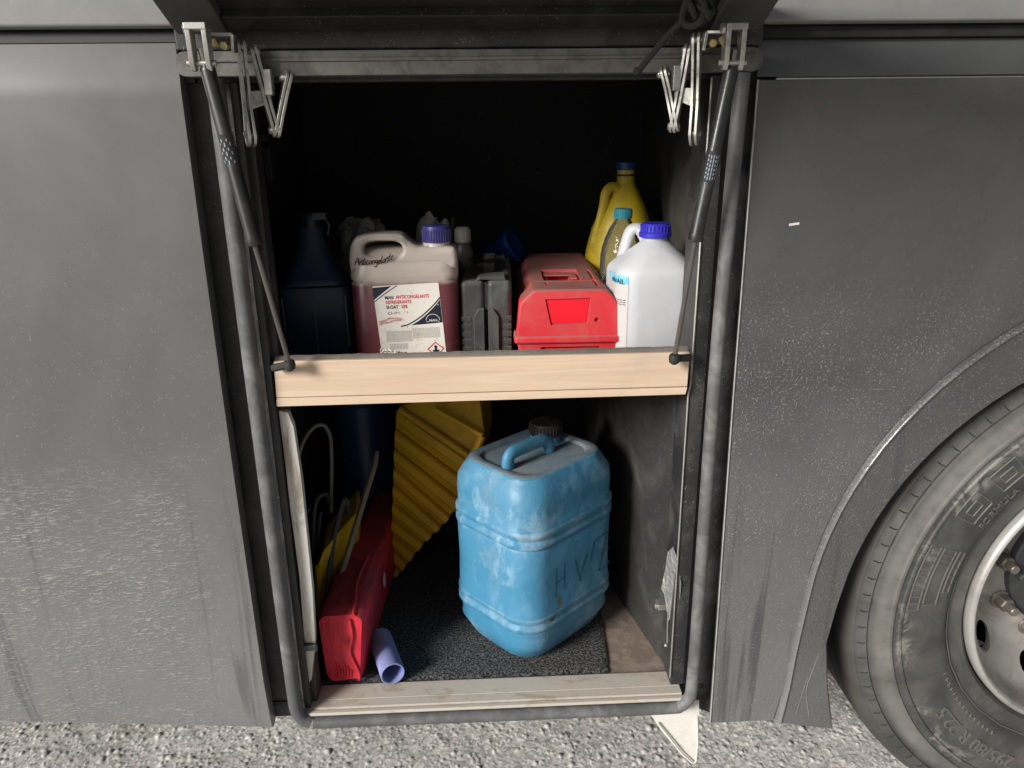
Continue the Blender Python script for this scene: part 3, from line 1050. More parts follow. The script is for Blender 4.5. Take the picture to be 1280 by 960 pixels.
arc_text("295/80 R 22.5", .395, 247, .040)
arc_text("FORMULA", .364, 152, .021)
for a_ in np.arange(204, 236, 2.2):                                                       # worn small print, too rubbed to read
    cross_rib(a_, .366, .374)
    if int(a_ * 10) % 3: arc_rib(.370, a_, a_ + 1.1)
for a_ in (148, 136.5, 125, 113.5, 102):            # large outlined boxes moulded in the sidewall
    ra, rb, hw_ = .392, .438, 3.7
    arc_rib(ra, a_ + hw_, a_ - hw_); arc_rib(rb, a_ + hw_, a_ - hw_)
    cross_rib(a_ + hw_, ra, rb); cross_rib(a_ - hw_, ra, rb)
    arc_rib(ra + .014, a_ + 1.9, a_ - 1.9); arc_rib(rb - .014, a_ + 1.9, a_ - 1.9); cross_rib(a_ + 1.9, ra + .014, rb - .014); cross_rib(a_ - 1.9, ra + .014, rb - .014)
# wear-table panel moulded on the left of the sidewall
A0, A1 = 160.5, 177
arc_rib(.445, A0, A1 + 2); arc_rib(.424, A0, A1 + 2)
for k in range(9): cross_rib(lerp(163, A1 + 2, k / 8), .424, .445)
arc_rib(.416, A0, A1); arc_rib(.388, A0, A1 + 1)
for a_ in (A0, 162.2, 163.8, 165.3): cross_rib(a_, .388, .416)
cross_rib(A1 + .6, .388, .416)
arc_rib(.379, A0, 174); arc_rib(.366, A0, 174)
for k in range(6): cross_rib(lerp(A0, 174, k / 5), .366, .379)
arc_rib(.350, 100, 260, .0013)
obj("sidewall_lettering", tx, mat("raised_dusty_rubber", (.105, .10, .093), .62, dirt=(.07, .067, .062), damt=.6, dscale=15), tyre, smooth=30)
nk = Mesh()                                            # small nicks round the shoulder
for k in range(90):
    a_ = rad(4 * k)
    nk.tube([pol(.512, a_, -.0005), pol(.518, a_ + .004, .0012), pol(.525, a_ + .003, .0006)], .0012, 5)
o = obj("shoulder_nick", nk, M_black, tyre)
o['kind'] = 'stuff'

rm = Mesh()
rim_front = [(.307, .040), (.307, .026), (.303, .021), (.298, .0195), (.294, .022), (.291, .031), (.288, .046), (.284, .065), (.280, .082), (.271, .094),
             (.256, .112), (.238, .134), (.224, .150), (.210, .156), (.160, .157), (.138, .157), (.138, .168), (.212, .168), (.235, .152), (.258, .126), (.275, .106), (.288, .10), (.300, .08), (.306, .055)]
rings = []
for r_, h_ in rim_front:
    rings.append([Vector((r_ * math.cos(2 * math.pi * k / 96), h_, r_ * math.sin(2 * math.pi * k / 96))) for k in range(96)])
rm.loft(rings, closed=True)
holes = []
for k in range(10):
    a_ = rad(36 * k + 3)
    hm = Mesh()
    c0 = Vector((.242 * math.cos(a_), 0, .242 * math.sin(a_)))
    er, et = Vector((math.cos(a_), 0, math.sin(a_))), Vector((-math.sin(a_), 0, math.cos(a_)))
    hm.loft([[c0 + er * (.022 * math.cos(q)) + et * (.031 * math.sin(q)) + Vector((0, yy, 0)) for q in np.linspace(0, 2 * math.pi, 17)[:-1]] for yy in (.05, .20)])
    holes.append(hm)
rim = obj("rim", cut(rm, *holes), M_rim, wheel, smooth=40)
bk = Mesh(); bk.lathe([(.01, .23), (.27, .23)], 32, (0, 0, 0), 'Y', caps=True)
obj("brake_drum", bk, M_black, wheel)
hb = Mesh()
hb.lathe([(.150, .158), (.150, .140), (.146, .136), (.112, .132), (.106, .108), (.098, .102), (.06, .098), (.02, .096)], 40, (0, 0, 0), 'Y')
for k in range(10):
    a_ = rad(36 * k + 5)
    hb.lathe([(.011, .134), (.011, .124), (.006, .121)], 8, (.129 * math.cos(a_), 0, .129 * math.sin(a_)), 'Y')
obj("hub", hb, M_hub, wheel, smooth=30)
nutm = Mesh()
nutm.lathe([(.021, .101), (.021, .095), (.018, .094), (.018, .094)], 20, (0, 0, 0), 'Y')
nutm.lathe([(.0165, .094), (.0165, .072), (.0145, .069)], 6, (0, 0, 0), 'Y')
nutm.lathe([(.010, .070), (.010, .050), (.008, .048)], 12, (0, 0, 0), 'Y')
nut0 = obj("lug_nut", nutm, M_nut, wheel, smooth=25, bevel=.001)
for k in range(10):
    a_ = rad(36 * k + 29)
    q = nut0 if k == 0 else nut0.copy()
    if k: COL.objects.link(q)
    q.parent = wheel
    q.location = (.1675 * math.cos(a_), .057, .1675 * math.sin(a_))

# ------------------------------------------------------------------ shelf
SZ = 1.022                                              # shelf surface
shelf = thing("shelf", "pine fronted shelf across the luggage compartment, loaded with bottles and boxes", "shelf", (0, 0, SZ))
zt, zb = 1.080 - SZ, 1.005 - SZ
b = Mesh()
b.prism([(-.336, zb + .0135), (.3435, zb + .0145), (.344, zt - .001), (-.334, zt)], lambda u, v, w: Vector((u, w, v)), .000, .020)
obj("front_board", b, M_wood, shelf, bevel=.0012, smooth=20)
b = Mesh()
b.prism([(-.337, zb - .002), (.341, zb + .0005), (.3435, zb + .0132), (-.336, zb + .0126)], lambda u, v, w: Vector((u, w, v)), -.0006, .020)
obj("board_edging", b, M_wood, shelf, bevel=.0010, smooth=20)
b = Mesh()
b.prism([(-.328, .0205), (.345, .0205), (.345, .065), (.386, .065), (.386, .62), (-.418, .62), (-.418, .065), (-.328, .065)], lambda u, v, w: Vector((u, v, w)), -.020, 0)
obj("shelf_board", b, M_felt, shelf)
b = Mesh()
pts = [Vector((lerp(-.333, .342, k / 60), .0125, zt + .0006 + .0012 * mnoise.noise(Vector((k * .9, 1, 0))))) for k in range(61)]
b.tube(pts, [.006 + .0015 * mnoise.noise(Vector((k * .7, 5, 2))) for k in range(61)], 7)
obj("felt_edge", b, M_felt, shelf)

# ------------------------------------------------------------------ bottles and boxes on the shelf
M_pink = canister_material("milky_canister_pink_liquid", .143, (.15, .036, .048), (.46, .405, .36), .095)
M_capviolet = mat("violet_cap", (.035, .028, .16), .35, dirt=(.12, .11, .14), damt=.4, dscale=40)
M_navy = mat("label_navy", (.012, .015, .030), .5, fine=.2)
M_red = mat("label_red", (.60, .025, .05), .5, fine=.2)
M_ink = mat("label_ink", (.012, .012, .014), .6)
M_pen = mat("brown_pen", (.045, .018, .012), .7)
M_smudge = mat("pink_smudge", (.72, .36, .36), .6, dirt=(.72, .66, .58), damt=.9, dscale=90, fine=.2)
M_greytext = mat("small_print_grey", (.35, .33, .30), .6, fine=.5, fscale=700)

af = thing("antifreeze_canister", "milky antifreeze canister of red liquid with violet cap and printed label", "canister", (-.132, .20, SZ), rad(1.5))
af.scale = (1, 1, 1.065)
g = Mesh()
zz = [(0, .086, .058, .02), (.004, .092, .063, .024), (.02, .0945, .065, .026), (.143, .0945, .065, .026), (.1475, .0920, .0625, .026), (.152, .0945, .065, .026), (.158, .0950, .065, .028),
      (.172, .0935, .063, .03), (.182, .090, .058, .03), (.190, .083, .050, .03), (.197, .072, .038, .028), (.200, .06, .028, .02)]
g.loft([ring(a, b_, r_, z) for z, a, b_, r_ in zz])
body = obj("canister_body", g, M_pink, af, smooth=60)
out = spline([(-.0925, .165), (-.0935, .185), (-.089, .208), (-.078, .221), (-.058, .2245), (-.02, .2245), (.000, .222), (.010, .214), (.026, .204), (.045, .2025), (.082, .2020), (.092, .196), (.094, .180), (.093, .165)], 5)
hole = [(x * .034 - .0345, z * .0125 + .2005) for x, z in [(math.copysign(abs(math.cos(q)) ** .6, math.cos(q)), math.copysign(abs(math.sin(q)) ** .85, math.sin(q))) for q in np.linspace(0, 2 * math.pi, 29)[:-1]]]
# handle block, thinner than the body, with the finger hole through it
hd = plate([out, hole], .020, .009, lambda x, y, z: Vector((x, z - .030, y)))
obj("canister_handle", hd, M_pink, af, smooth=60)
g = Mesh(); g.lathe([(.026, .198), (.024, .2035), (.0235, .208)], 24, (.058, -.03, 0))
obj("canister_neck", g, M_pink, af)
g = Mesh()
g.lathe([(.0245, .208), (.0245, .229), (.0235, .2335), (.021, .2345), (.0, .2345)], 40, (.058, -.03, 0))
for k in range(36):
    a_ = 2 * math.pi * k / 36
    g.obox((.058 + .0248 * math.cos(a_), -.03 + .0248 * math.sin(a_), .218), (.0008, 0, 0), (0, .0008, 0), (0, 0, .010))
obj("canister_cap", g, M_capviolet, af)
FY = -.0655
# the printed label: u to the right, v down, in label units of the photograph
LU = .118 / 660


def lab(u, v, d=0.0):
    return Vector(((u - 245) * LU - .056 + (v - 105) * .032 * LU, FY - d, .1415 - (v - 105) * .92 * LU + (u - 245) * .012 * LU))


label = Mesh()
label.prism([(252, 105), (880, 92), (890, 100), (905, 500), (918, 905), (275, 905), (262, 500), (246, 112)], lambda u, v, w: lab(u, v, w), -.001, .0004)
label = obj("label", label, M_label, af, smooth=0)
d1, d2, d3 = .0006, .0008, .0010
def band(polys=(), lines=()):
    g_ = Mesh()
    for q_ in polys: g_.add([lab(*q, d1) for q in q_], [tuple(range(len(q_)))])
    for ln, wd in lines: g_.strokes([spline(ln, 6)], wd, lambda u, v: lab(u, v, d1))
    obj("label_band", g_, M_navy, label, smooth=0)


arcpts = spline([(893, 262), (840, 325), (760, 400), (680, 465), (590, 517)], 5)
band([((246, 118), (432, 108), (340, 175), (247, 245))])
band([list(arcpts) + [(700, 512), (902, 500)]])
band((), [([(252, 262), (345, 195), (482, 106)], 9)])
band((), [([(893, 243), (838, 305), (755, 382), (670, 448), (560, 508), (490, 524)], 13)])
pr = Mesh()
for s_, u, v, sz in (("MAN", 357, 240, 56), ("SI-OAT", 362, 338, 56)):
    pr = Mesh()
    pr.merge(mapped(text(s_, sz, bold=1.2), lambda x, y, z, u=u, v=v: lab(u + x * .68, v - y * .88, d2)))
    obj("label_print", pr, M_ink, label, smooth=0)
pr = Mesh()
pr.merge(mapped(text("-37°C", 32), lambda x, y, z: lab(425 + x * .9, 395 - y, d2)))
obj("label_print", pr, M_ink, label, smooth=0)
pr = Mesh()
pr.strokes([[(372, 385), (385, 372), (405, 372), (415, 385), (400, 396), (380, 396), (372, 385)], [(530, 380), (545, 372)], [(560, 375), (570, 382), (562, 390)]], 4, lambda u, v: lab(u, v, d2))
obj("label_symbol", pr, M_ink, label, smooth=0)
pr = Mesh()
pr.strokes([[(430, 800), (450, 790), (460, 805), (445, 815)], [(470, 795), (480, 812)], [(500, 797), (520, 800), (515, 815), (497, 812), (500, 797)]], 8, lambda u, v: lab(u, v, d2))
obj("label_print", pr, M_ink, label, smooth=0)
pr = Mesh()
pr.add([lab(814 + 15 * math.cos(q), 752 + 15 * math.sin(q), d3) for q in np.linspace(0, 6.28, 13)[:-1]], [tuple(range(12))])
pr.add([lab(*q, d3) for q in ((805, 764), (823, 764), (830, 790), (850, 782), (842, 815), (815, 838), (788, 815), (780, 782), (798, 790))], [tuple(range(9))])
obj("hazard_figure", pr, M_ink, label, smooth=0)
pr = Mesh()
for s_, u, v, sz in (("ANTICONGELANTE", 462, 238, 56), ("REFRIGERANTE", 360, 288, 56), ("50%", 508, 336, 56)):
    pr = Mesh()
    pr.merge(mapped(text(s_, sz, bold=1.0), lambda x, y, z, u=u, v=v: lab(u + x * .66, v - y * .88, d2)))
    obj("label_print", pr, M_red, label, smooth=0)
pr = Mesh()
dm = [(814, 706), (894, 776), (814, 846), (734, 776), (814, 706)]
pr.strokes([dm], 9, lambda u, v: lab(u, v, d3))
obj("hazard_diamond", pr, M_red, label, smooth=0)
pr = Mesh()
pr.strokes([spline([(275, 470), (330, 462), (370, 440), (420, 436), (510, 446)], 4), spline([(280, 492), (350, 480), (440, 462), (500, 455)], 4), [(285, 505), (310, 500)]], 20, lambda u, v: lab(u, v, d1))
obj("label_smudge", pr, M_smudge, label, smooth=0)
pr = Mesh()
rr_ = random.Random(5)
for blk in ((335, 590, 570, 680), (600, 870, 548, 655), (360, 540, 705, 760)):
    v = blk[2]
    while v < blk[3]:
        u = blk[0]
        while u < blk[1]:
            w_ = rr_.uniform(8, 26)
            pr.add([lab(*q, d2) for q in ((u, v), (min(u + w_, blk[1]), v), (min(u + w_, blk[1]), v + 4.5), (u, v + 4.5))], [(0, 1, 2, 3)])
            u += w_ + 5
        v += 9
obj("label_text_block", pr, M_greytext, label, smooth=0)
pr = Mesh()
pr.merge(mapped(text("MAN", 34, bold=.8), lambda x, y, z: lab(772 + x * 1.05, 486 - y, d2)))
M_lw = mat("label_white", (.62, .60, .56), .5)
obj("label_print", pr, M_lw, label, smooth=0)
pr = Mesh()
pr.strokes([[(740 + 68 * (1 - math.cos(q)), 478 - 68 * math.sin(q)) for q in np.linspace(.1, 3.04, 14)]], 6, lambda u, v: lab(u, v, d2))
pr.strokes([[(745, 486), (765, 486)], [(856, 486), (872, 486)], [(866, 305), (872, 320)]], 6, lambda u, v: lab(u, v, d2))
obj("label_emblem", pr, M_lw, label, smooth=0)
pl = Mesh()                                            # peeled, crumpled corner of the label
gx = 10
pl.add([lab(262 + i * 19, 745 + j * 17 + 40 * (i / gx) ** 2, .002 + .009 * (1 - j / 9) * abs(mnoise.noise(Vector((i * .42, j * .5, 2)))) + .002 * ((i + j) % 2)) for i in range(gx) for j in range(10)],
       [(i * 10 + j, (i + 1) * 10 + j, (i + 1) * 10 + j + 1, i * 10 + j + 1) for i in range(gx - 1) for j in range(9)])
obj("peeled_corner", pl, M_label, label, smooth=0)
# handwriting on the shoulder
hw = {
    'A': ([[(0, 0), (.35, 1), (.6, .05)], [(.1, .45), (.55, .45)]], .7), 'n': ([[(0, 0), (.02, .5), (.02, .35), (.2, .5), (.32, .4), (.34, 0)]], .42),
    't': ([[(.12, .9), (.1, .1), (.25, 0)], [(-.05, .58), (.32, .6)]], .3), 'i': ([[(.05, .5), (.05, .05), (.15, 0)], [(.08, .72), (.1, .76)]], .22),
    'c': ([[(.3, .45), (.1, .5), (0, .25), (.1, 0), (.33, .06)]], .4), 'o': ([[(.2, .5), (0, .25), (.15, 0), (.33, .22), (.2, .5)]], .42),
    'g': ([[(.3, .45), (.08, .48), (.02, .2), (.2, .1), (.33, .45), (.3, -.3), (.1, -.42), (-.02, -.3)]], .44), 'e': ([[(0, .2), (.28, .3), (.2, .5), (.02, .35), (.05, .05), (.3, .02)]], .38),
    'l': ([[(.02, 1), (.05, .1), (.15, 0)]], .22), 'a': ([[(.3, .42), (.1, .48), (0, .2), (.12, 0), (.3, .2), (.32, .45), (.34, 0)]], .42)}
pr = Mesh()
u0 = 0
for ch in "Anticongelante":
    ls, adv = hw[ch]
    pr.strokes([spline([(x + u0 + y * .25, y) for x, y in l_], 3) if len(l_) > 2 else [(x + u0, y) for x, y in l_] for l_ in ls], .13,
               lambda u, v: Vector((-.084 + u * .0123, -.0598 - .0035, .1765 + v * .0115 + .0006 * u + .0024 * max(0, u - 3.6) ** 1.4)))
    u0 += adv
obj("handwriting", pr, M_pen, body, smooth=0)

# --- dark blue jug at the left end of the shelf
M_darkblue = mat("dark_blue_plastic", (.022, .035, .080), .42, dirt=(.045, .047, .05), damt=.6, dscale=8)
jug = thing("jug", "dark blue jug with waisted shoulders at the shelf's shaded end", "jug", (-.305, .24, SZ), rad(6))
g = Mesh()
zz = [(0, .060, .06, .015), (.006, .066, .064, .02), (.132, .066, .064, .02), (.140, .064, .062, .02), (.143, .056, .055, .02), (.148, .056, .055, .02), (.155, .052, .05, .022), (.172, .043, .042, .024),
      (.190, .034, .034, .022), (.210, .026, .026, .02), (.232, .021, .021, .018), (.240, .0195, .0195, .018), (.243, .018, .018, .017)]
g.loft([ring(a, b_, r_, z) for z, a, b_, r_ in zz])
obj("jug_body", g, M_darkblue, jug, smooth=40)
g = Mesh()
g.tube([(0, -.0655, .01), (0, -.0652, .132)], .0012, 5)
for k in (-.056, .056): g.tube([(k, -.0635, .03), (k, -.0635, .125)], .0016, 5)
obj("sight_strip", g, mat("pale_sight_strip", (.12, .12, .12), .5), jug)
g = Mesh()
g.lathe([(.0175, .240), (.0175, .262), (.0155, .265), (.0, .265)], 24)
g.obox((.018, -.01, .262), (.012, 0, 0), (0, .008, 0), (0, 0, .006))
g.tube([(.026, -.01, .262), (.034, -.012, .245), (.030, -.012, .228)], .0035, 8)
obj("spray_head", g, mat("black_blue_cap", (.012, .015, .03), .35, dust=.6), jug)


# --- crumpled plastic bags behind the canister
def crumple(name, label, loc, size, seed, m):
    bm = bmesh.new()
    bmesh.ops.create_icosphere(bm, subdivisions=4, radius=1)
    for v in bm.verts:
        q = v.co * 1.7 + Vector((seed, 0, 0))
        d = .30 * mnoise.noise(q) + .16 * abs(mnoise.noise(q * 2.1)) - .14 * abs(mnoise.noise(q * 3.7)) + .05 * mnoise.noise(q * 8)
        v.co = Vector((v.co.x * size[0], v.co.y * size[1], v.co.z * size[2])) * (.9 + d)
        if v.co.z < SZ - loc[2]: v.co.z = SZ - loc[2] + .0005
    M = Mesh(); M.add([v.co.copy() for v in bm.verts], [tuple(v.index for v in f_.verts) for f_ in bm.faces])
    bm.free()
    o = obj(name, M, m, None, smooth=22)
    o.location = loc
    return o


M_bag = mat("grey_plastic_film", (.22, .21, .20), .32, dirt=(.10, .10, .095), damt=.5, dscale=20, sss=.1)
tag(crumple("plastic_bag", "crumpled grey plastic bag between blue jug and antifreeze canister", (-.236, .40, SZ + .13), (.066, .05, .125), 2.2, M_bag), "", "plastic bag")
bpy.data.objects["plastic_bag"]['label'] = "crumpled grey plastic bag bulging behind the handle of the antifreeze canister"
tag(crumple("paper_towel", "x", (-.083, .36, SZ + .14), (.055, .05, .118), 9.1, mat("pale_crumpled_paper", (.36, .36, .31), .8, fine=.2)), "pale greenish crumpled paper peeking up behind the violet cap", "paper")
sb = thing("bottle", "small dark bottle with pale grey cap half hidden behind the antifreeze canister", "bottle", (-.030, .33, SZ))
sb.scale = (1, 1, .93)
g = Mesh(); g.lathe([(.016, 0), (.020, .004), (.020, .19), (.016, .205), (.013, .21)], 20)
obj("bottle_body", g, mat("dark_small_bottle", (.05, .05, .045), .4), sb)
g = Mesh(); g.lathe([(.014, .21), (.0165, .212), (.0165, .238), (.012, .243), (.0, .243)], 20)
obj("bottle_cap", g, mat("grey_white_cap", (.27, .26, .24), .5, dirt=(.1, .1, .09), damt=.5), sb)
g = Mesh(); g.tube([(-.024, .01, .10), (-.022, .008, .21), (-.018, .006, .262)], .004, 8)
obj("nozzle", g, M_black, sb)

# --- black tool case standing on its side
M_case = mat("dusty_black_case", (.038, .040, .040), .48, dirt=(.13, .13, .125), damt=.55, dscale=10, fine=.2, bump=.15, bscale=150, dust=.35)
tc = thing("tool_case", "black ribbed plastic tool case standing on end with closed clasps", "case", (.012, .155, SZ), rad(-2))
HT = .152
for sx, x0, x1 in ((-1, -.047, -.0025), (1, .0015, .046)):
    g = Mesh()
    g.box(min(x0, x1), max(x0, x1), 0, .30, 0, HT)
    ribs = []
    if sx < 0:
        for k in range(6):
            rb_ = Mesh(); rb_.box(x0 - .01, x0 + .026, -.02, .006, .012 + k * .0155, .0145 + k * .0155); ribs.append(rb_)
    else:
        for k in range(6):
            rb_ = Mesh(); rb_.box(x1 - .018, x1 + .01, -.02, .004, .012 + k * .0155, .014 + k * .0155); ribs.append(rb_)
    obj("case_half", g, M_case, tc, bevel=.010, seg=4)
    g = Mesh()
    q = sx
    inner, outer = (-.0035, -.0235) if sx < 0 else (.003, .0225)
    g.prism([(inner, 0), (outer, 0), (outer, .088), (outer * .55 + inner * .45, .102), (inner, .103)], lambda u, v, w: Vector((u, w, v)), -.007, .004)
    obj("case_rib", g, M_case, tc, bevel=.0018)
    for k in range(6):
        g = Mesh()
        e0, e1 = (-.0465, -.0262) if sx < 0 else (.0252, .0455)
        g.box(e0, e1, -.0006, .05, .006 + k * .0142, .0168 + k * .0142)
        obj("case_rib", g, M_case, tc, bevel=.0022, seg=3)
g = Mesh(); g.box(-.003, .002, .006, .29, .002, HT - .004)
obj("case_gap", g, M_black, tc)
g = Mesh()
g.prism([(-.020, HT - .003), (-.012, HT + .006), (.034, HT + .0065), (.037, HT - .004), (.030, HT - .002), (-.008, HT + .001)], lambda u, v, w: Vector((u, w, v)), .005, .050)
obj("clasp", g, M_case, tc, bevel=.0015)
g = Mesh()
g.prism([(-.020, HT - .003), (-.012, HT + .006), (.034, HT + .0065), (.037, HT - .004), (.030, HT - .002), (-.008, HT + .001)], lambda u, v, w: Vector((u, w, v)), .22, .265)
obj("clasp", g, M_case, tc, bevel=.0015)
g = Mesh()
g.box(-.006, .014, .085, .098, HT - .002, HT + .010)
g.box(-.006, .014, .190, .203, HT - .002, HT + .010)
g.box(-.006, .014, .085, .203, HT + .010, HT + .017)
obj("case_handle", g, M_case, tc)

# --- blue cup behind the case
M_bluecup = mat("dark_blue_cup", (.008, .03, .16), .3)
cup = thing("canister", "black canister with a big tilted dark blue cap in the shade behind the tool case", "canister", (.045, .47, SZ))
cpos = Vector((0, 0, .150))
g = Mesh(); g.lathe([(.026, -.04), (.028, -.038), (.034, .03), (.036, .04), (.033, .04), (.026, -.03)], 24, caps=True)
o = obj("canister_cap", g, M_bluecup, cup); o.rotation_euler = (rad(20), rad(60), 0); o.location = cpos
g = Mesh(); g.lathe([(.0355, .034), (.038, .036), (.038, .042), (.0355, .044)], 24, caps=False)
c2 = obj("cap_rim", g, M_bluecup, o)
g = Mesh(); g.loft([ring(a_, b__, .012, z) for z, a_, b__ in ((0, .053, .05), (.005, .055, .052), (.105, .055, .052), (.118, .048, .045), (.124, .03, .03), (.150, .020, .020))])
obj("canister_body", g, M_liner, cup)

# --- red toolbox
M_redbox = mat("dusty_red_plastic", (.56, .026, .036), .48, dirt=(.40, .14, .12), damt=.6, dscale=8, dcon=(.38, .75), fine=.12, dust=.95, dustcol=(.20, .115, .095), specks=.2, speckcol=(.3, .2, .17), bump=.12, bscale=200)
M_redclean = mat("clean_red_plastic", (.70, .008, .022), .38, fine=.05)
tb = thing("toolbox", "dusty red plastic toolbox with a faceted lid standing end on", "toolbox", (.158, .115, SZ + .0145), rad(-1.2))
TLn = .40
g = Mesh()
prof = lambda sh, lift: [(-.093 + sh, .044), (.093 - sh, .044), (.0875 - sh, .098 + lift), (.0845 - sh, .106 + lift), (.064 - sh, .1250 + lift), (.058 - sh, .1265 + lift), (-.058 + sh, .1265 + lift), (-.064 + sh, .1250 + lift), (-.0845 + sh, .106 + lift), (-.0875 + sh, .098 + lift)]
R = []
for y_, sh, lift in ((0.000, .0015, -.003), (.004, .0, .0), (TLn - .004, .0, .0), (TLn, .0015, -.003)):
    R.append([Vector((x, y_ + (.144 - z) * -.0 + (z - .044) * .05, z)) for x, z in prof(sh, lift)])
g.loft(R)
c1 = Mesh(); c1.prism([(-.043, .1095), (.037, .1110), (.031, .0655), (-.033, .0630)], lambda u, v, w: Vector((u, w + (v - .044) * .05, v)), -.02, .0045)
c2 = Mesh(); c2.prism([(-.040, .09), (.030, .09), (.030, .20), (-.040, .20)], lambda u, v, w: Vector((u, v, w)), .1205, .2)
c3 = Mesh(); c3.prism([(-.040, .055), (-.034, .055), (-.034, .075), (-.040, .075)], lambda u, v, w: Vector((u, v, w)), .122, .2)
c4 = Mesh(); c4.prism([(.05, .03), (.056, .03), (.056, .09), (.05, .09)], lambda u, v, w: Vector((u, v, w)), .1235, .2)
c5 = Mesh(); c5.prism([(.05, .10), (.056, .10), (.056, .19), (.05, .19)], lambda u, v, w: Vector((u, v, w)), .1235, .2)
c6 = Mesh(); c6.prism([(-.030, .12), (.012, .12), (.012, .175), (-.030, .175)], lambda u, v, w: Vector((u, v, w)), .090, .2)
c7 = Mesh(); c7.lathe([(.004, -.01), (.004, .008)], 8, (.048, 0, .072), 'Y')
c8 = Mesh(); c8.box(-.06, .06, .078, .082, .125, .2)
lid = obj("toolbox_lid", cut(g, c1, c2, c3, c4, c5, c6, c7, c8), M_redbox, tb, bevel=.0018, smooth=25)
g = Mesh(); g.prism([(-.0405, .1075), (.0345, .1090), (.0295, .0675), (-.0315, .0650)], lambda u, v, w: Vector((u, w + (v - .044) * .05, v)), .0032, .006)
obj("name_plate", g, M_redclean, lid)
g = Mesh(); g.box(-.036, .026, .152, .172, .1212, .1245)
g.box(.014, .026, .118, .150, .1212, .125)
obj("lid_handle", g, M_redbox, lid, bevel=.0015)
g = Mesh()
R = []
for z, ex in ((.030, .001), (.033, .0035), (.041, .0035), (.0445, .001)):
    R.append(ring(.0945 + ex, TLn / 2 + ex, .006, z, 0, TLn / 2 + .0005, 4))
g.loft(R)
obj("toolbox_rim", g, M_redbox, tb, smooth=40, bevel=.0012)
g = Mesh(); g.loft([ring(.086, TLn / 2 - .010, .006, -.0145, 0, TLn / 2), ring(.092, TLn / 2 - .003, .006, .029, 0, TLn / 2)])
c1 = Mesh(); c1.prism([(-.052, -.01), (.057, -.01), (.055, .022), (-.049, .022)], lambda u, v, w: Vector((u, w, v)), -.02, .012)
obj("toolbox_base", cut(g, c1), M_redbox, tb, bevel=.0015, smooth=25)

# --- yellow jug, clear bottle, white jug
M_yellow = mat("yellow_jug_plastic", (.56, .42, .02), .42, dirt=(.30, .20, .03), damt=.5, dscale=12, sss=.1)
M_bluecap = mat("dark_blue_cap", (.012, .05, .17), .4)
yj = thing("jug", "tall yellow jug with a small blue cap, deepest in the corner", "jug", (.293, .47, SZ))
yj.location.x = .306
g = Mesh()
zz = [(0, .065, .05), (.006, .072, .055), (.105, .074, .056), (.112, .072, .054), (.118, .074, .056), (.150, .073, .055), (.20, .064, .050), (.245, .046, .042), (.275, .030, .030), (.290, .021, .021), (.297, .0185, .0185), (.322, .0180, .0180)]
g.loft([ring(a, b_, min(a, b_) * .92, z, .010 * min(1, max(0, (z - .12) / .17)), 0, 7) for z, a, b_ in zz])
obj("jug_body", g, M_yellow, yj, smooth=60)
g = Mesh(); g.tube(spline([(-.004, -.012, .282), (-.022, -.016, .287), (-.034, -.018, .276), (-.038, -.020, .250), (-.048, -.022, .205), (-.056, -.022, .17)], 6), .011, 12, flat=.8)
obj("jug_handle", g, M_yellow, yj)
g = Mesh(); g.lathe([(.0195, .3215), (.020, .323), (.020, .336), (.018, .338), (0, .338)], 28, (.010, 0, 0))
g.lathe([(.0205, .309), (.0215, .311), (.0205, .313)], 28, (.010, 0, 0))
obj("jug_cap", g, M_bluecap, yj)

k = NT("clear_pet")
tr_ = k.n("ShaderNodeBsdfTransparent")
tr_.inputs['Color'].default_value = (.84, .84, .80, 1)
gl_ = k.n("ShaderNodeBsdfGlossy")
gl_.inputs['Roughness'].default_value = .08
gl_.inputs['Color'].default_value = (.9, .9, .86, 1)
df_ = k.n("ShaderNodeBsdfDiffuse")
df_.inputs['Color'].default_value = (.34, .33, .28, 1)
lw_ = k.n("ShaderNodeLayerWeight")
lw_.inputs['Blend'].default_value = .22
nb_ = k.bump(k.noise(45, 3), .5, .006)
for q in (gl_, df_, lw_): k.link(nb_, q.inputs['Normal'])
mx_ = k.n("ShaderNodeMixShader")
mx_.inputs[0].default_value = .17
k.link(tr_.outputs[0], mx_.inputs[1]); k.link(df_.outputs[0], mx_.inputs[2])
m2_ = k.n("ShaderNodeMixShader")
k.link(lw_.outputs['Fresnel'], m2_.inputs[0]); k.link(mx_.outputs[0], m2_.inputs[1]); k.link(gl_.outputs[0], m2_.inputs[2])
k.link(m2_.outputs[0], k.out.inputs['Surface'])
M_pet = k.m
pet = thing("bottle", "clear plastic bottle with teal cap between yellow and white jugs", "bottle", (.286, .325, SZ))
g = Mesh()
pp = [(.034, 0), (.041, .005), (.043, .02), (.043, .05), (.041, .054), (.043, .058), (.043, .085), (.041, .089), (.043, .093), (.043, .150), (.0425, .165), (.040, .180), (.035, .198), (.027, .216), (.019, .229), (.0148, .236), (.0142, .240)]
g.lathe(pp, 36)
obj("bottle_body", g, M_pet, pet, smooth=60)
g = Mesh(); g.lathe([(.0172, .238), (.0175, .240), (.0175, .254), (.0155, .2565), (0, .2565)], 28)
for q in range(24):
    a_ = 2 * math.pi * q / 24
    g.obox((.0176 * math.cos(a_), .0176 * math.sin(a_), .247), (.0007, 0, 0), (0, .0007, 0), (0, 0, .006))
obj("bottle_cap", g, mat("teal_cap", (.04, .25, .30), .4), pet)

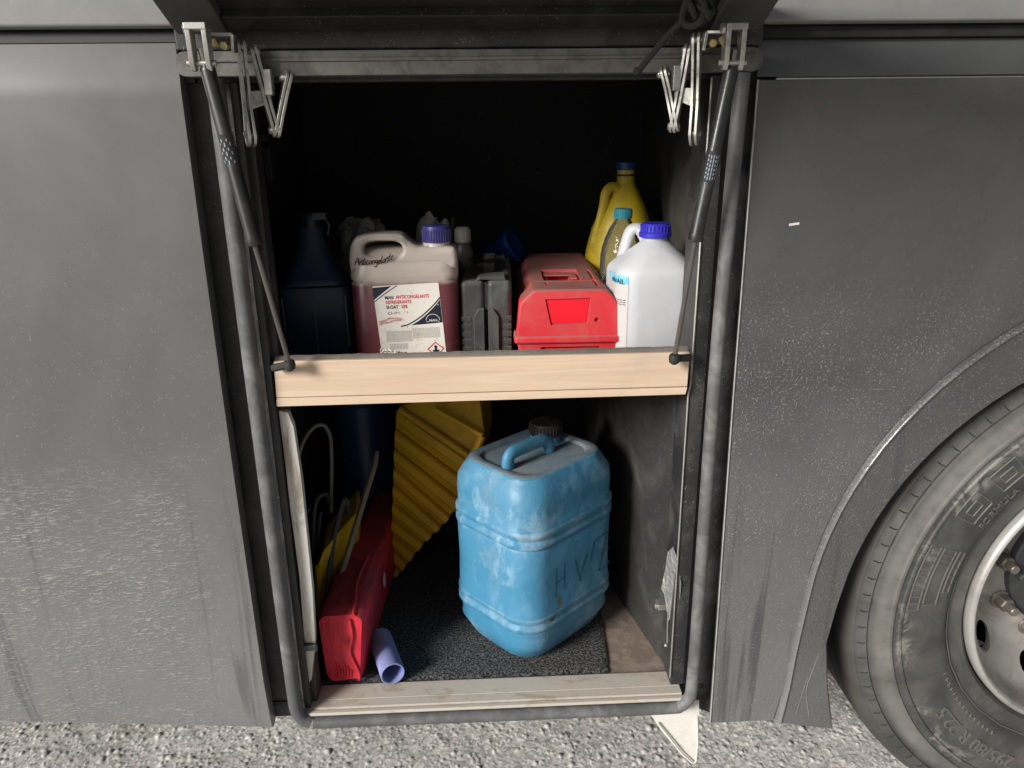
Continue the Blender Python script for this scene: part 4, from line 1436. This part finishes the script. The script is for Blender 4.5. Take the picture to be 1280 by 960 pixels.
k = NT("milky_white_jug")
x, y, z = k.xyz()
c = k.mix(k.ramp(k.noise(8, 5), .35, .7), (.52, .53, .545), (.44, .455, .475))
c = k.mix(k.math('MULTIPLY', k.ramp(k.noise(30, 7, .7), .62, .75), .25), c, (.5, .47, .42))
b_ = k.bsdf(Base_Color=c, Roughness=.36)
b_.inputs['Subsurface Weight'].default_value = .6
b_.inputs['Subsurface Radius'].default_value = (1, .95, .9)
b_.inputs['Subsurface Scale'].default_value = .03
k.link(k.bump(k.noise(18, 4, .5), .3, .008), b_.inputs['Normal'])
M_white = k.m
wj = thing("jug", "milky white water jug with ribbed blue cap and pale blue label", "jug", (.3105, .165, SZ), rad(4))
wj.scale = (1.05, 1.0, .965)
WR = [(0, .060, .055), (.006, .068, .062), (.03, .0705, .066), (.100, .0705, .066), (.150, .0705, .066), (.170, .0700, .065), (.178, .068, .063), (.187, .061, .057), (.208, .041, .040), (.219, .029, .029), (.2235, .0245, .0245), (.2255, .022, .022), (.234, .0215, .0215)]
g = Mesh()
g.loft([ring(a, b_, b_ * (.55 if z < .18 else .55 + .45 * min(1, (z - .18) / .035)), z, .004 * max(0, min(1, (z - .17) / .05)), 0, 7) for z, a, b_ in WR])
wbody = obj("jug_body", g, M_white, wj, smooth=32)
g = Mesh(); g.tube(spline([(-.002, .016, .212), (-.010, .026, .234), (-.018, .032, .243), (-.029, .036, .238), (-.036, .038, .215), (-.044, .038, .18)], 6), [.010] * 31, 12, flat=1.3)
obj("jug_handle", g, M_white, wj, smooth=60)
g = Mesh(); g.lathe([(.0265, .2315), (.0275, .233), (.0275, .240), (.0245, .242), (.0235, .254), (.0215, .2565), (0, .2565)], 40, (.004, 0, 0))
for q in range(26):
    a_ = 2 * math.pi * q / 26
    g.obox((.004 + .0242 * math.cos(a_), .0242 * math.sin(a_), .2475), (.0012, 0, 0), (0, .0012, 0), (0, 0, .0062))
obj("jug_cap", g, mat("royal_blue_cap", (.035, .03, .42), .36, fine=.08), wj, smooth=30)


def jug_wrap(s_, z):
    """Point on the white jug's wall, s metres round it from the front left corner towards its side."""
    pts_ = rrect(.0711, .0666, .0666 * .55, 9)
    # walk clockwise seen from above, starting mid-front (0, -hd) and going to -X
    loop = [Vector((0, -.0666))] + [Vector(q) for q in sorted([q for q in pts_ if q[0] < 0 and q[1] < 0], key=lambda q: -q[0] + q[1] * 0)] + [Vector((-.0711, .03))]
    acc = 0
    for a_, b__ in zip(loop[:-1], loop[1:]):
        L = (b__ - a_).length
        if acc + L >= s_:
            q = a_ + (b__ - a_) * ((s_ - acc) / L)
            return Vector((q.x, q.y, z))
        acc += L
    return Vector((-.0711, .03, z))


g = Mesh()
S0, S1 = .056, .130
for z0, z1, nm, m_ in ((.157, .171, "label_band", mat("sky_blue_label", (.10, .45, .66), .4, dirt=(.35, .62, .72), damt=.8, dscale=30)), (.03, .1569, "label", mat("clear_white_label", (.47, .45, .44), .5))):
    g = Mesh()
    ns = 16
    dz = lambda s_: -.006 * (s_ - S0) / .09 + .006
    g.add([jug_wrap(lerp(S0, S1, i / ns), z) for i in range(ns + 1) for z in (z0, z1)], [(2 * i, 2 * i + 2, 2 * i + 3, 2 * i + 1) for i in range(ns)])
    lw = obj(nm, g, m_, wj, smooth=60)
g = Mesh()
g.merge(mapped(text("ANVAIL", .0125, bold=.0002), lambda x_, y_, z_: jug_wrap(.108 - x_ * 1.05, .1565 + y_) + Vector((-.0004, -.0004, 0))))
obj("label_print", g, M_ink, lw, smooth=0)
g = Mesh()
for r_ in range(3):
    for q in range(5):
        s0 = .060 + q * .007
        g.add([jug_wrap(s0, .128 - r_ * .004) + Vector((-.0004, -.0004, 0)), jug_wrap(s0 + .005, .128 - r_ * .004) + Vector((-.0004, -.0004, 0)),
               jug_wrap(s0 + .005, .1265 - r_ * .004) + Vector((-.0004, -.0004, 0)), jug_wrap(s0, .1265 - r_ * .004) + Vector((-.0004, -.0004, 0))], [(0, 1, 2, 3)])
obj("label_text_block", g, M_ink, lw, smooth=0)

# ------------------------------------------------------------------ lower compartment
FZ = .388
mt = Mesh()
mx = [(-.335, .066), (.238, .066), (.262, .30), (.275, .62), (-.335, .62)]
nxm, nym = 70, 56
vs = []
for j in range(nym + 1):
    for i in range(nxm + 1):
        yy = lerp(.066, .62, j / nym)
        xr = lerp(.240, .285, j / nym) + .002 * mnoise.noise(Vector((j * .8, 0, 0)))
        xx = lerp(-.335, xr, i / nxm)
        vs.append(Vector((xx, yy - (.004 * mnoise.noise(Vector((i * .35, 9, 0))) if j == 0 else 0), FZ + .0075 + .0016 * mnoise.noise(Vector((xx * 60, yy * 60, 0))) - (.003 if j == 0 or i == nxm else 0))))
mt.add(vs, [(j * (nxm + 1) + i, j * (nxm + 1) + i + 1, (j + 1) * (nxm + 1) + i + 1, (j + 1) * (nxm + 1) + i) for j in range(nym) for i in range(nxm)])
mt.box(-.335, .24, .068, .62, FZ, FZ + .003)
tag(obj("carpet_mat", mt, M_carpet, None, smooth=60, normals=False), "dark grey ribbed carpet mat on the compartment floor beneath the blue canister", "mat")

# --- big blue canister
M_blue = blue_can_material()
bc = thing("jerrycan", "big scuffed blue jerrycan with black screw cap on the carpet mat", "jerrycan", (.103, .231, FZ + .008), rad(42))
bc.scale = (1, 1, .972)
g = Mesh()
HX, HY, CH = .142, .119, .425
zz = [(0, -.040, .05), (.004, -.031, .058), (.014, -.021, .058), (.032, -.013, .058), (.055, -.0034, .058), (.070, -.005, .058), (.080, -.0035, .058), (.085, -.0036, .058), (.089, -.0036, .058), (.095, .0012, .058), (.102, .0012, .058), (.107, -.0034, .058), (.111, -.0034, .058), (.117, .0008, .058), (.123, .0008, .058), (.128, -.001, .058), (.20, -.0022, .058),
      (.276, -.001, .058), (.281, -.0036, .058), (.286, .0012, .058), (.294, .0012, .058), (.299, -.0036, .058), (.303, -.0036, .058), (.309, .0012, .058), (.317, .0012, .058), (.322, -.003, .058), (.36, -.002, .058), (.385, -.0036, .058), (.400, -.010, .058), (.411, -.015, .058), (.418, -.0195, .058), (.4220, -.023, .047), (.4238, -.026, .045)]
g.loft([ring(HX + e, HY + e, r_, z, 0, 0, 8) for z, e, r_ in zz], True, False)
bcb = obj("can_body", g, M_blue, bc, smooth=50)
g = Mesh()                                             # dusty grey top, dished round the handle
M_cantop = mat("dusty_grey_blue_top", (.075, .15, .21), .6, dirt=(.22, .225, .22), damt=.75, dscale=14, dcon=(.3, .7), bump=.2, bscale=120)
tz = [(.4235, -.0255, .045), (.4252, -.028, .044), (.4252, -.036, .042), (.4238, -.042, .04), (.418, -.046, .038), (.4175, -.075, .03)]
g.loft([ring(HX + e, HY + e, r_, z, 0, 0, 8) for z, e, r_ in tz], False, True)
obj("can_top", g, M_cantop, bc, smooth=40)
g = Mesh()
g.tube(spline([(-.085, -.012, .412), (-.085, -.012, .436), (-.078, -.012, .447), (-.062, -.012, .450), (.0, -.012, .450), (.020, -.012, .446), (.030, -.012, .434), (.032, -.012, .412)], 6), .0105, 12, flat=1.35)
obj("can_handle", g, M_blue, bc, smooth=60)
g = Mesh(); g.lathe([(.034, .415), (.032, .428), (.030, .436)], 28, (.072, .035, 0))
obj("can_neck", g, M_blue, bc)
g = Mesh(); g.lathe([(.034, .433), (.034, .456), (.031, .460), (.010, .4605), (0, .4605)], 40, (.072, .035, 0))
for q in range(30):
    a_ = 2 * math.pi * q / 30
    g.obox((.072 + .0343 * math.cos(a_), .035 + .0343 * math.sin(a_), .445), (.0012, 0, 0), (0, .0012, 0), (0, 0, .010))
obj("can_cap", g, mat("black_screw_cap", (.010, .009, .008), .5, dirt=(.05, .045, .04), damt=.5, dscale=40), bc)
g = Mesh()                                             # marker letters on the shaded face (local -Y face)
mk = [[(0, 0), (.01, 1.05)], [(.28, .08), (.27, 1.1)], [(.0, .48), (.28, .56)], [(.62, .98), (.78, .1), (.84, .02)], [(.78, .1), (1.02, .98)], [(1.16, .55), (1.26, 1.25)], [(1.26, 1.25), (1.72, 1.33), (1.70, 1.2), (1.50, .2), (1.45, -.02), (1.78, .05), (1.8, .12)], [(1.48, .62), (1.78, .68)]]
g.strokes([spline(l_, 4) if len(l_) > 2 else l_ for l_ in mk], .035, lambda u, v: Vector((-.06 + u * .092, -HY - .0006 + .0012, .158 + v * .062)))
obj("marker_letters", g, mat("faded_marker", (.018, .085, .15), .6, dirt=(.034, .19, .345), damt=.8, dscale=60), bcb, smooth=0)
g = Mesh()
g.strokes([spline([(-.055, .155), (-.050, .135), (-.062, .115), (-.075, .105)], 4)], .008, lambda u, v: Vector((u, -HY - .0005 + .0008, v)))
obj("mud_streak", g, mat("dry_mud", (.30, .22, .12), .9, dirt=(.06, .22, .38), damt=.8, dscale=60), bcb, smooth=0)

g = Mesh()
g.tube([(-HX + .0025, -.03, .12), (-HX + .003, -.03, .20), (-HX + .0025, -.03, .275)], .0008, 6)
obj("mould_seam", g, M_blue, bcb)

# --- yellow wheel chocks
M_chock = mat("yellow_chock_plastic", (.66, .37, .012), .5, dirt=(.42, .22, .015), damt=.55, dscale=9, bump=.1)


def chock(name, label, loc, rz, s=1.0, tilt=0):
    c_ = thing(name, label, "wheel chock", loc, rz, None)
    c_.rotation_euler = (0, tilt, rz)
    c_.scale = (s, s, s)
    return c_


ch = chock("wheel_chock", "yellow ribbed wheel chock stood on its tip behind the blue jerrycan", (0, 0, 0), 0)
yl, yr = .44, .35
left = [(496, 512), (493, 548), (492, 582), (491, 612), (490, 645), (489, 672), (488, 697), (487, 722)]
right = [(600, 585), (582, 606), (562, 634), (546, 652), (530, 666), (514, 686), (500, 704), (489, 724)]
L3 = [at(px, py, Y=yl) for px, py in left]
R3 = [at(px + 2, py + 10 * (i < 7), Y=lerp(yr, yl, i / 7.0)) for i, (px, py) in enumerate(right)]
R3[0] = at(604, 588, Y=yr)
NR = 10
def along(P_, t_):
    i_ = min(int(t_ * 7), 6)
    return P_[i_].lerp(P_[i_ + 1], t_ * 7 - i_)
for i in range(NR):
    g = Mesh()
    A, B, C_, D = along(L3, i / NR), along(R3, i / NR), along(R3, (i + .96) / NR), along(L3, (i + .96) / NR)
    back = Vector((.02, .13, 0)) * (1 - i * .06)
    prof_ = [(0.0, .002), (.08, -.006), (.50, -.009), (.60, -.003), (1.0, .006)]
    rings = []
    for e in np.linspace(0, 1, 3):
        top_, bot_ = A.lerp(B, e), D.lerp(C_, e)
        rings.append([top_.lerp(bot_, t_) + Vector((0, d_, 0)) for t_, d_ in prof_] + [bot_ + back, top_ + back])
    g.loft(rings)
    obj("chock_rib", g, M_chock, ch, smooth=20, bevel=.0015)
g = Mesh()
q = [at(497, 509, Y=yl - .012), at(520, 500, Y=yl - .01), at(600, 500, Y=yr + .06), at(606, 545, Y=yr + .01), at(600, 584, Y=yr)]
bk_ = Vector((.02, .12, 0))
g.loft([[v for v in q], [v + bk_ for v in q]])
c1 = Mesh(); c1.loft([[at(px, py, Y=yr - .2) for px, py in ((548, 555), (556, 550), (578, 566), (572, 574))], [at(px, py, Y=yr + .4) for px, py in ((548, 555), (556, 550), (578, 566), (572, 574))]])
obj("chock_base", g, M_chock, ch, bevel=.004)
g = Mesh()
g.tube([at(500, 512, Y=yl - .02), at(560, 552, Y=yr + .02), at(600, 580, Y=yr - .01)], .008, 8)
g.tube([at(545, 512, Y=yl - .05), at(603, 545, Y=yr - .005)], .007, 8)
g.tube([at(603, 545, Y=yr - .005), at(590, 572, Y=yr - .01)], .008, 8)
obj("chock_edge", g, M_chock, ch)

c2_ = chock("wheel_chock", "yellow ribbed wheel chock wedged on the floor beside the red bag", (0, 0, 0), 0)
g = Mesh()
front = [at(393, 772, Y=.20), at(394, 714, Y=.20), at(404, 690, Y=.21), at(446, 640, Y=.34), at(452, 700, Y=.34), at(424, 772, Y=.20)]
g.loft([front, [v + Vector((-.012, .12, 0)) for v in front]])
obj("chock_body", g, M_chock, c2_, bevel=.004)
for i in range(5):
    g = Mesh()
    a_, b__ = at(397 + i * 9, 708 - i * 11, Y=.197 + .028 * i), at(399 + i * 8, 768 - i * 8, Y=.197 + .024 * i)
    g.tube([a_, b__], .006, 8)
    obj("chock_rib", g, M_chock, c2_)

# --- red fabric bag
M_bagred = mat("red_nylon", (.66, .024, .05), .55, dirt=(.25, .03, .035), damt=.8, dscale=9, fine=.12, fscale=500, wave=.6, wscale=26, stretch=(1.6, 1, .8), dust=.35, dustcol=(.10, .07, .065))
rb = thing("bag", "long red nylon bag lying on the floor with its creased end forward", "bag", (-.280, .062, FZ + .008), rad(-3))
g = Mesh()
R = []
for i in range(46):
    t_ = i / 45
    y_ = .52 * t_
    rr = ring(.0445 - .006 * t_, .081, .018, 0, 0, 0, 6)
    k_ = 1.0
    if i < 4: k_ = (.90, .965, .99, 1.0)[i]
    lst = []
    for v in rr:
        x_, z_ = v.x * k_, .081 + v.y * k_ * (1 - .06 * t_)
        top_ = max(0, (z_ - .1) / .06)
        w_ = .0040 * mnoise.noise(Vector((x_ * 24, y_ * 9, z_ * 18))) + .0025 * mnoise.noise(Vector((x_ * 60, y_ * 16, z_ * 40)))
        fold = .006 * math.exp(-((x_ - .018 + .3 * y_) / .007) ** 2) * (1 if z_ > .1 else .5) * math.exp(-t_ * 6)
        x2 = x_ + w_ * (1 if x_ > 0 else -1) - .012 * (.162 - z_) / .162 * (1 - t_) * (1 if x_ > 0 else 0)
        lst.append(Vector((x2, y_ - (0 if i > 3 else .006 * mnoise.noise(Vector((x_ * 60, 3, z_ * 14)))), max(0, z_ + w_ + fold))))
    R.append(lst)
g.loft(R)
bagb = obj("bag_body", g, M_bagred, rb, smooth=60)
g = Mesh()
g.tube(spline([(.017, -.004, .150), (.020, -.005, .115), (.013, -.0055, .075), (.026, -.0045, .03), (.024, -.001, .008)], 6), [.0026] * 25, 7)
g.tube(spline([(.024, -.001, .158), (.022, .03, .166), (.012, .10, .167), (.016, .2, .165)], 6), .0035, 7)
for i in range(6):
    x_ = -.020 + i * .006
    g.tube(spline([(x_, -.0015, .050 - (i % 3) * .008), (x_ + .001, -.0024, .03), (x_ - .001, -.0005, .012)], 4), .0013, 6)
obj("bag_pleat", g, M_bagred, bagb, smooth=60)
g = Mesh(); g.obox((.0475, .20, .105), (.0015, 0, 0), (0, .008, .003), (0, -.002, .012))
obj("bag_tag", g, mat("faded_tag", (.55, .35, .35), .6), bagb, bevel=.0005)

# --- lavender plastic tube
M_lav = mat("lavender_plastic_tube", (.17, .21, .47), .45, dirt=(.36, .38, .50), damt=.6, dscale=20, dust=.3)
a, b = Vector((-.188, .052, FZ + .0335)), Vector((-.226, .165, FZ + .0335))
g = Mesh()
d = (b - a).normalized()
sd = Vector((0, 0, 1)).cross(d).normalized()
upv = d.cross(sd)
ringf = lambda c_, r_: [c_ + sd * (r_ * math.cos(q)) + upv * (r_ * math.sin(q)) for q in np.linspace(0, 2 * math.pi, 29)[:-1]]
g.loft([ringf(a, .0205), ringf(a - d * .001, .0225), ringf(a, .0240), ringf(a + d * .02, .0240), ringf(b, .0240), ringf(b, .0202), ringf(a + d * .02, .0202)], closed=True)
tag(obj("plastic_tube", g, M_lav, None, smooth=40), "short hollow lavender plastic tube lying beside the red bag", "tube")

# --- wooden slat, hoses, bar
g = Mesh()
a, b = at(404, 792, Y=.125), at(471, 571, Y=.40)
d = (b - a).normalized(); w = d.cross(Vector((0, 1, 0))).normalized()
g.obox((a + b) / 2, d * ((b - a).length / 2), w * .0048, Vector((0, .016, .008)))
tag(obj("wooden_slat", g, mat("weathered_slat", (.40, .31, .21), .75, dirt=(.22, .17, .12), damt=.5, dscale=14), None, bevel=.002), "thin bare wooden slat leaning over the top of the red bag", "slat")
g = Mesh()
g.tube(spline([at(406, 790, Y=.16), at(410, 735, Y=.20), at(416, 680, Y=.25), at(424, 645, Y=.28), at(431, 624, Y=.30), at(436, 640, Y=.33)], 8), .0062, 8)
tag(obj("rubber_hose", g, mat("dark_grey_hose", (.07, .065, .06), .6), None), "dark grey rubber hose arching in front of the floor chock", "hose")
g = Mesh()
g.tube(spline([at(368, 700, Y=.24), at(369, 600, Y=.26), at(376, 560, Y=.27), at(388, 538, Y=.28), at(400, 531, Y=.29), at(409, 537, Y=.30), at(414, 560, Y=.32), at(414, 640, Y=.34)], 8), .0042, 8)
tag(obj("cable_loop", g, mat("brown_grey_cable", (.20, .17, .13), .6), None), "thin pale brown cable looping up just behind the flaking white board", "cable")
g = Mesh()
g.tube(spline([at(391, 755, Y=.24), at(391, 690, Y=.27), at(393, 640, Y=.30), at(398, 622, Y=.31), at(408, 618, Y=.32), at(412, 630, Y=.33)], 8), .0055, 8)
g.tube(spline([at(390, 720, Y=.26), at(396, 680, Y=.28), at(401, 640, Y=.30)], 6), .0045, 8)
g.tube(spline([at(378, 650, Y=.26), at(386, 636, Y=.28)], 4), .004, 8)
tag(obj("cable_coil", g, mat("charcoal_cable", (.05, .048, .045), .55), None), "dark coiled cable behind the white board, shorter than the pale loop", "cable")

# --- dim blue drum at the back
db = thing("drum", "slim dark blue drum barely visible in the dark back corner", "drum", (-.305, .62, FZ + .0), 0)
g = Mesh(); g.lathe([(.062, 0), (.066, .004), (.066, .40), (.064, .404), (.066, .408), (.064, .50), (.05, .53), (.03, .54)], 32)
obj("drum_body", g, mat("deep_blue_plastic", (.010, .035, .09), .4), db)
g = Mesh(); g.lathe([(.031, .538), (.031, .56), (.0, .562)], 24)
obj("drum_cap", g, M_black, db)
